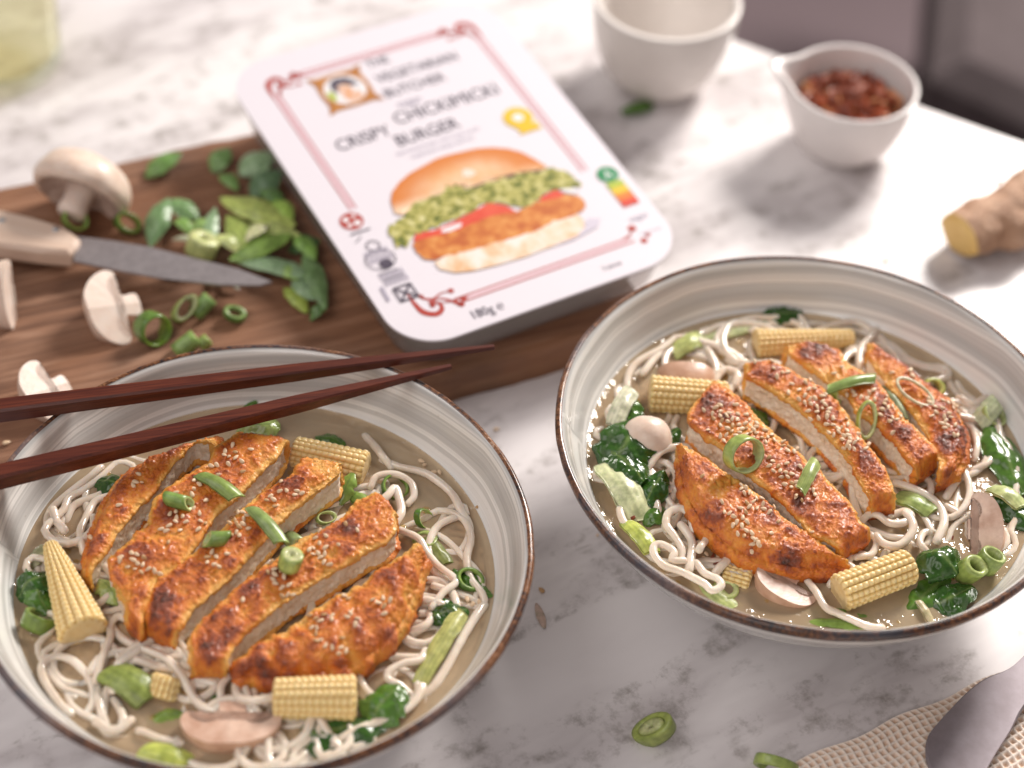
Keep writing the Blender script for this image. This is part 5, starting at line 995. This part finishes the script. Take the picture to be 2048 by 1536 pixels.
LS = [(278,948,1,0),(275,970,3,12),(239,1011,1,0),(182,1075,1,0),(457,914,9,26),(426,933,2,8),(486,944,1,0),(393,969,3,16),(437,950,1,0),(410,1002,1,0),(352,986,1,0),(384,989,1,0),(331,1005,1,0),(340,1029,1,0),(363,1037,5,18),(398,1029,3,14),(407,1048,2,10),(337,1058,3,12),(360,1062,1,0),(293,1054,1,0),(337,1086,1,0),(264,1118,7,24),(240,1122,1,0),(278,1133,3,14),(311,1144,3,14),(480,1052,15,32),(425,1111,4,18),(454,1108,1,0),(425,1128,2,8),(437,1134,1,0),(563,964,1,0),(564,982,2,8),(586,982,3,10),(536,996,3,12),(551,1014,1,0),(483,1029,2,10),
 (714,1061,1,0),(692,1049,1,0),(641,1073,3,12),(638,1102,9,26),(649,1125,2,8),(550,1148,12,30),(570,1189,4,12),(486,1200,1,0),(781,1202,1,0),(758,1203,3,12),(772,1224,2,10),(699,1197,2,8),(702,1227,3,10),(667,1241,2,8),(644,1238,3,12),(711,1250,1,0),(632,1259,3,10),(620,1232,1,0),(644,1285,3,10),(679,1300,5,16)]
RS = [(1432,825,38,20,1525,872),(1440,840,8,16,1480,880),(1537,880,2,8),(1565,893,3,10),(1582,900,3,10),(1600,935,1,0),(1540,922,3,12),(1555,935,4,12),(1567,945,3,10),(1578,952,2,8),(1585,965,4,12),(1600,975,3,10),(1595,990,2,8),(1602,1002,1,0),(1625,982,2,8),(1620,968,1,0),
 (1510,724,1,0),(1545,730,2,10),(1565,750,3,14),(1605,775,44,20,1695,880),(1697,888,9,14),(1730,900,2,8),(1680,742,2,10),(1700,785,4,14),(1740,790,6,18),(1765,812,8,20),(1780,840,2,8),(1785,865,1,0),(1795,842,2,8),(1785,746,1,0),(1820,742,4,14),(1870,812,8,24),(1890,826,7,20),(1905,812,5,14),(1925,838,2,8),(1895,850,2,8),(1912,875,2,8),
 (1404,952,1,0),(1484,975,3,10),(1490,985,3,10),(1443,1005,1,0),(1448,1025,1,0),(1460,1027,1,0),(1467,1033,1,0),(1485,1018,2,8),(1498,1015,1,0),(1505,1005,3,10),(1525,1010,5,12),(1540,1022,2,8),(1467,1047,2,8),(1488,1052,4,12),(1475,1067,1,0),(1489,1072,1,0),(1503,1067,1,0),(1506,1080,4,12),(1515,1085,2,8),(1557,1044,1,0),(1541,1067,1,0),(1624,1066,1,0)]
seeds(LS, 'slice'); seeds(RS, 'slice')
seeds([(1400,1078,4,14),(1445,1098,5,16),(1420,1110,3,12),(1462,1140,2,10),(1505,1140,5,18),(1530,1152,7,20),(1570,1165,5,18),(1470,1128,3,14)], 'soup'); seeds([(845,935,3,12),(867,945,2,8),(955,1015,1,0),(945,1205,3,10),(872,1290,3,12)], 'soup')
names = {'L1': 'the leftmost fried slice of the left bowl', 'L2': 'the second fried slice of the left bowl', 'L3': 'the middle fried slice of the left bowl', 'L4': 'the fourth fried slice of the left bowl', 'L5': 'the front crescent slice of the left bowl', 'R1': 'the front crescent slice of the right bowl', 'R2': 'the second fried slice of the right bowl', 'R3': 'the middle fried slice of the right bowl', 'R4': 'the fourth fried slice of the right bowl', 'R5': 'the rearmost fried slice of the right bowl'}
def third(p, key):
    P_ = SLICES[key][0]; c_ = P_.mean(0); u_ = norm(np.linalg.svd((P_[::50] - c_), full_matrices=False)[2][0]); u_ = u_ * (1 if u_[1] > 0 else -1); q_ = (P_ - c_) @ u_; f_ = ((p - c_) @ u_ - q_.min()) / (q_.max() - q_.min())
    return 'near end' if f_ < .25 else 'near half' if f_ < .5 else 'far half' if f_ < .75 else 'far end'
SEED.sort(key=lambda s_: np.linalg.norm(s_[0] - CAMP)); placed = []; extra = []
for idx, (p, nn, key, where) in enumerate(SEED):
    lift = .055
    for (pp) in placed:
        if np.linalg.norm(pp[:2] - p[:2]) < .12: lift += .05
    placed.append(p); yaw = rng.uniform(0, 2 * np.pi); zq = Vector(nn); x_ = Vector((math.cos(yaw), math.sin(yaw), 0)); x_ = (x_ - zq * x_.dot(zq)).normalized(); y_ = zq.cross(x_)
    Rm = Matrix(((x_.x, y_.x, zq.x), (x_.y, y_.y, zq.y), (x_.z, y_.z, zq.z))) @ Matrix.Rotation(rng.normal(0, .25), 3, 'Y'); s_ = rng.uniform(.88, 1.12); pos = p + np.array(nn) * min(lift, .2)
    me = seedB if rng.uniform() < .18 else seedA
    if idx < 300:
        o = bpy.data.objects.new('sesame_seed', me); sc.collection.objects.link(o); o.matrix_world = Matrix.Translation(Vector(pos * S)) @ Rm.to_4x4() @ Matrix.Diagonal((s_, s_, s_, 1))
        side = 'right' if p[0] > 1.5 else 'left'
        if key == 'soup': tag(o, f'cream sesame seed floating in the broth of the {side} bowl', 'sesame seed', f'sesame seeds in the broth of the {side} bowl')
        else: tag(o, f'cream sesame seed on the {third(p, key)} of {names[key]}', 'sesame seed', f'sesame seeds on {names[key]}')
    else: extra.append((V @ (np.array(Rm) * s_).T + pos, gridF(9, nsd, False, True)))
if extra: VV, FF = join(extra); solo('sesame_seeds', VV, FF, M['seed'], 'cream sesame seeds scattered on the rear slices of the right bowl', 'sesame seeds', kind='stuff')
# stray crumbs on the table
for x, y, z, r_, lab, mt in ((1083, 1180, .08, 1.3, 'toasted sesame seed stuck on the marble beside the left bowl', 'seed2'), (993, 858, .08, 1, 'cream sesame seed on the marble behind the left bowl', 'seed'), (1773, 518, .1, 1.4, 'cream sesame seed on the marble behind the right bowl', 'seed'), (1995, 360, .1, 1.5, 'orange sesame seed on the marble near the far table edge', 'seed2'), (1195, 1070, .08, .6, 'tiny crumb on the marble between the bowls', 'seed'), (13, 885, 2.1, 1.3, 'cream sesame seed on the front corner of the board', 'seed')):
    o = bpy.data.objects.new('sesame_seed', seedB if mt == 'seed2' else seedA); sc.collection.objects.link(o); o.location = W(x, y, z) * S; o.rotation_euler = (0, 0, x); o.scale = (r_,) * 3; tag(o, lab, 'sesame seed')
sheet((1072, 1205), (1090, 1255), .1, .12, .35, 'thin pink peel flake on the marble right of the left bowl', name='peel_flake', cat='peel', col=(.68, .5, .42), arch=.05, crump=.02, mat='veg', th=.03)
# chilli flakes floating in the broth
rg = np.random.default_rng(11)
for i, (x, y, s_) in enumerate(((1425, 1115, .3), (1432, 1125, .2), (1265, 1035, .2), (880, 1235, .25), (945, 1080, .18), (618, 1225, .2), (600, 1270, .2), (1905, 1075, .12), (900, 1252, .14))):
    V, Fc = flake(W(x, y, 4.2), s_, rg); lab = ['red chilli flake beside the looping noodle', 'smaller red chilli flake under the looping noodle', 'red chilli flake at the left wall of the right bowl', 'red chilli flake by the leaf tip in the left bowl', 'red chilli flake at the right wall of the left bowl', 'red chilli flake in the gap behind the crescent slice', 'lower red chilli flake in the gap behind the crescent slice', 'tiny red flake by the large mushroom', 'tiny red flake below the leaf tip in the left bowl'][i]
    solo('chilli_flake', V, Fc, M['chili'], lab, 'chilli flake', smoothf=False)
# oil droplets and bubbles on the broth
rg = np.random.default_rng(21)
for c, side in ((CL, 'left'), (CR, 'right')):
    for i in range(80):
        a = rg.uniform(0, 2 * np.pi); rr_ = rg.uniform(4.6, 8.8); r_ = rg.uniform(.05, .19); Vv_, Ff = lathe([(0, r_ * .35), (r_ * .5, r_ * .3), (r_ * .85, r_ * .14), (r_, 0)], 14, (c[0] + rr_ * math.cos(a), c[1] + rr_ * math.sin(a), SZ + .012))
        solo('oil_droplet', Vv_, Ff, M['oil'], f'clear oil droplet floating by the {sector((c[0] + rr_ * math.cos(a), c[1] + rr_ * math.sin(a)), c)} of the {side} bowl', 'oil droplet', f'oil droplets on the broth of the {side} bowl')
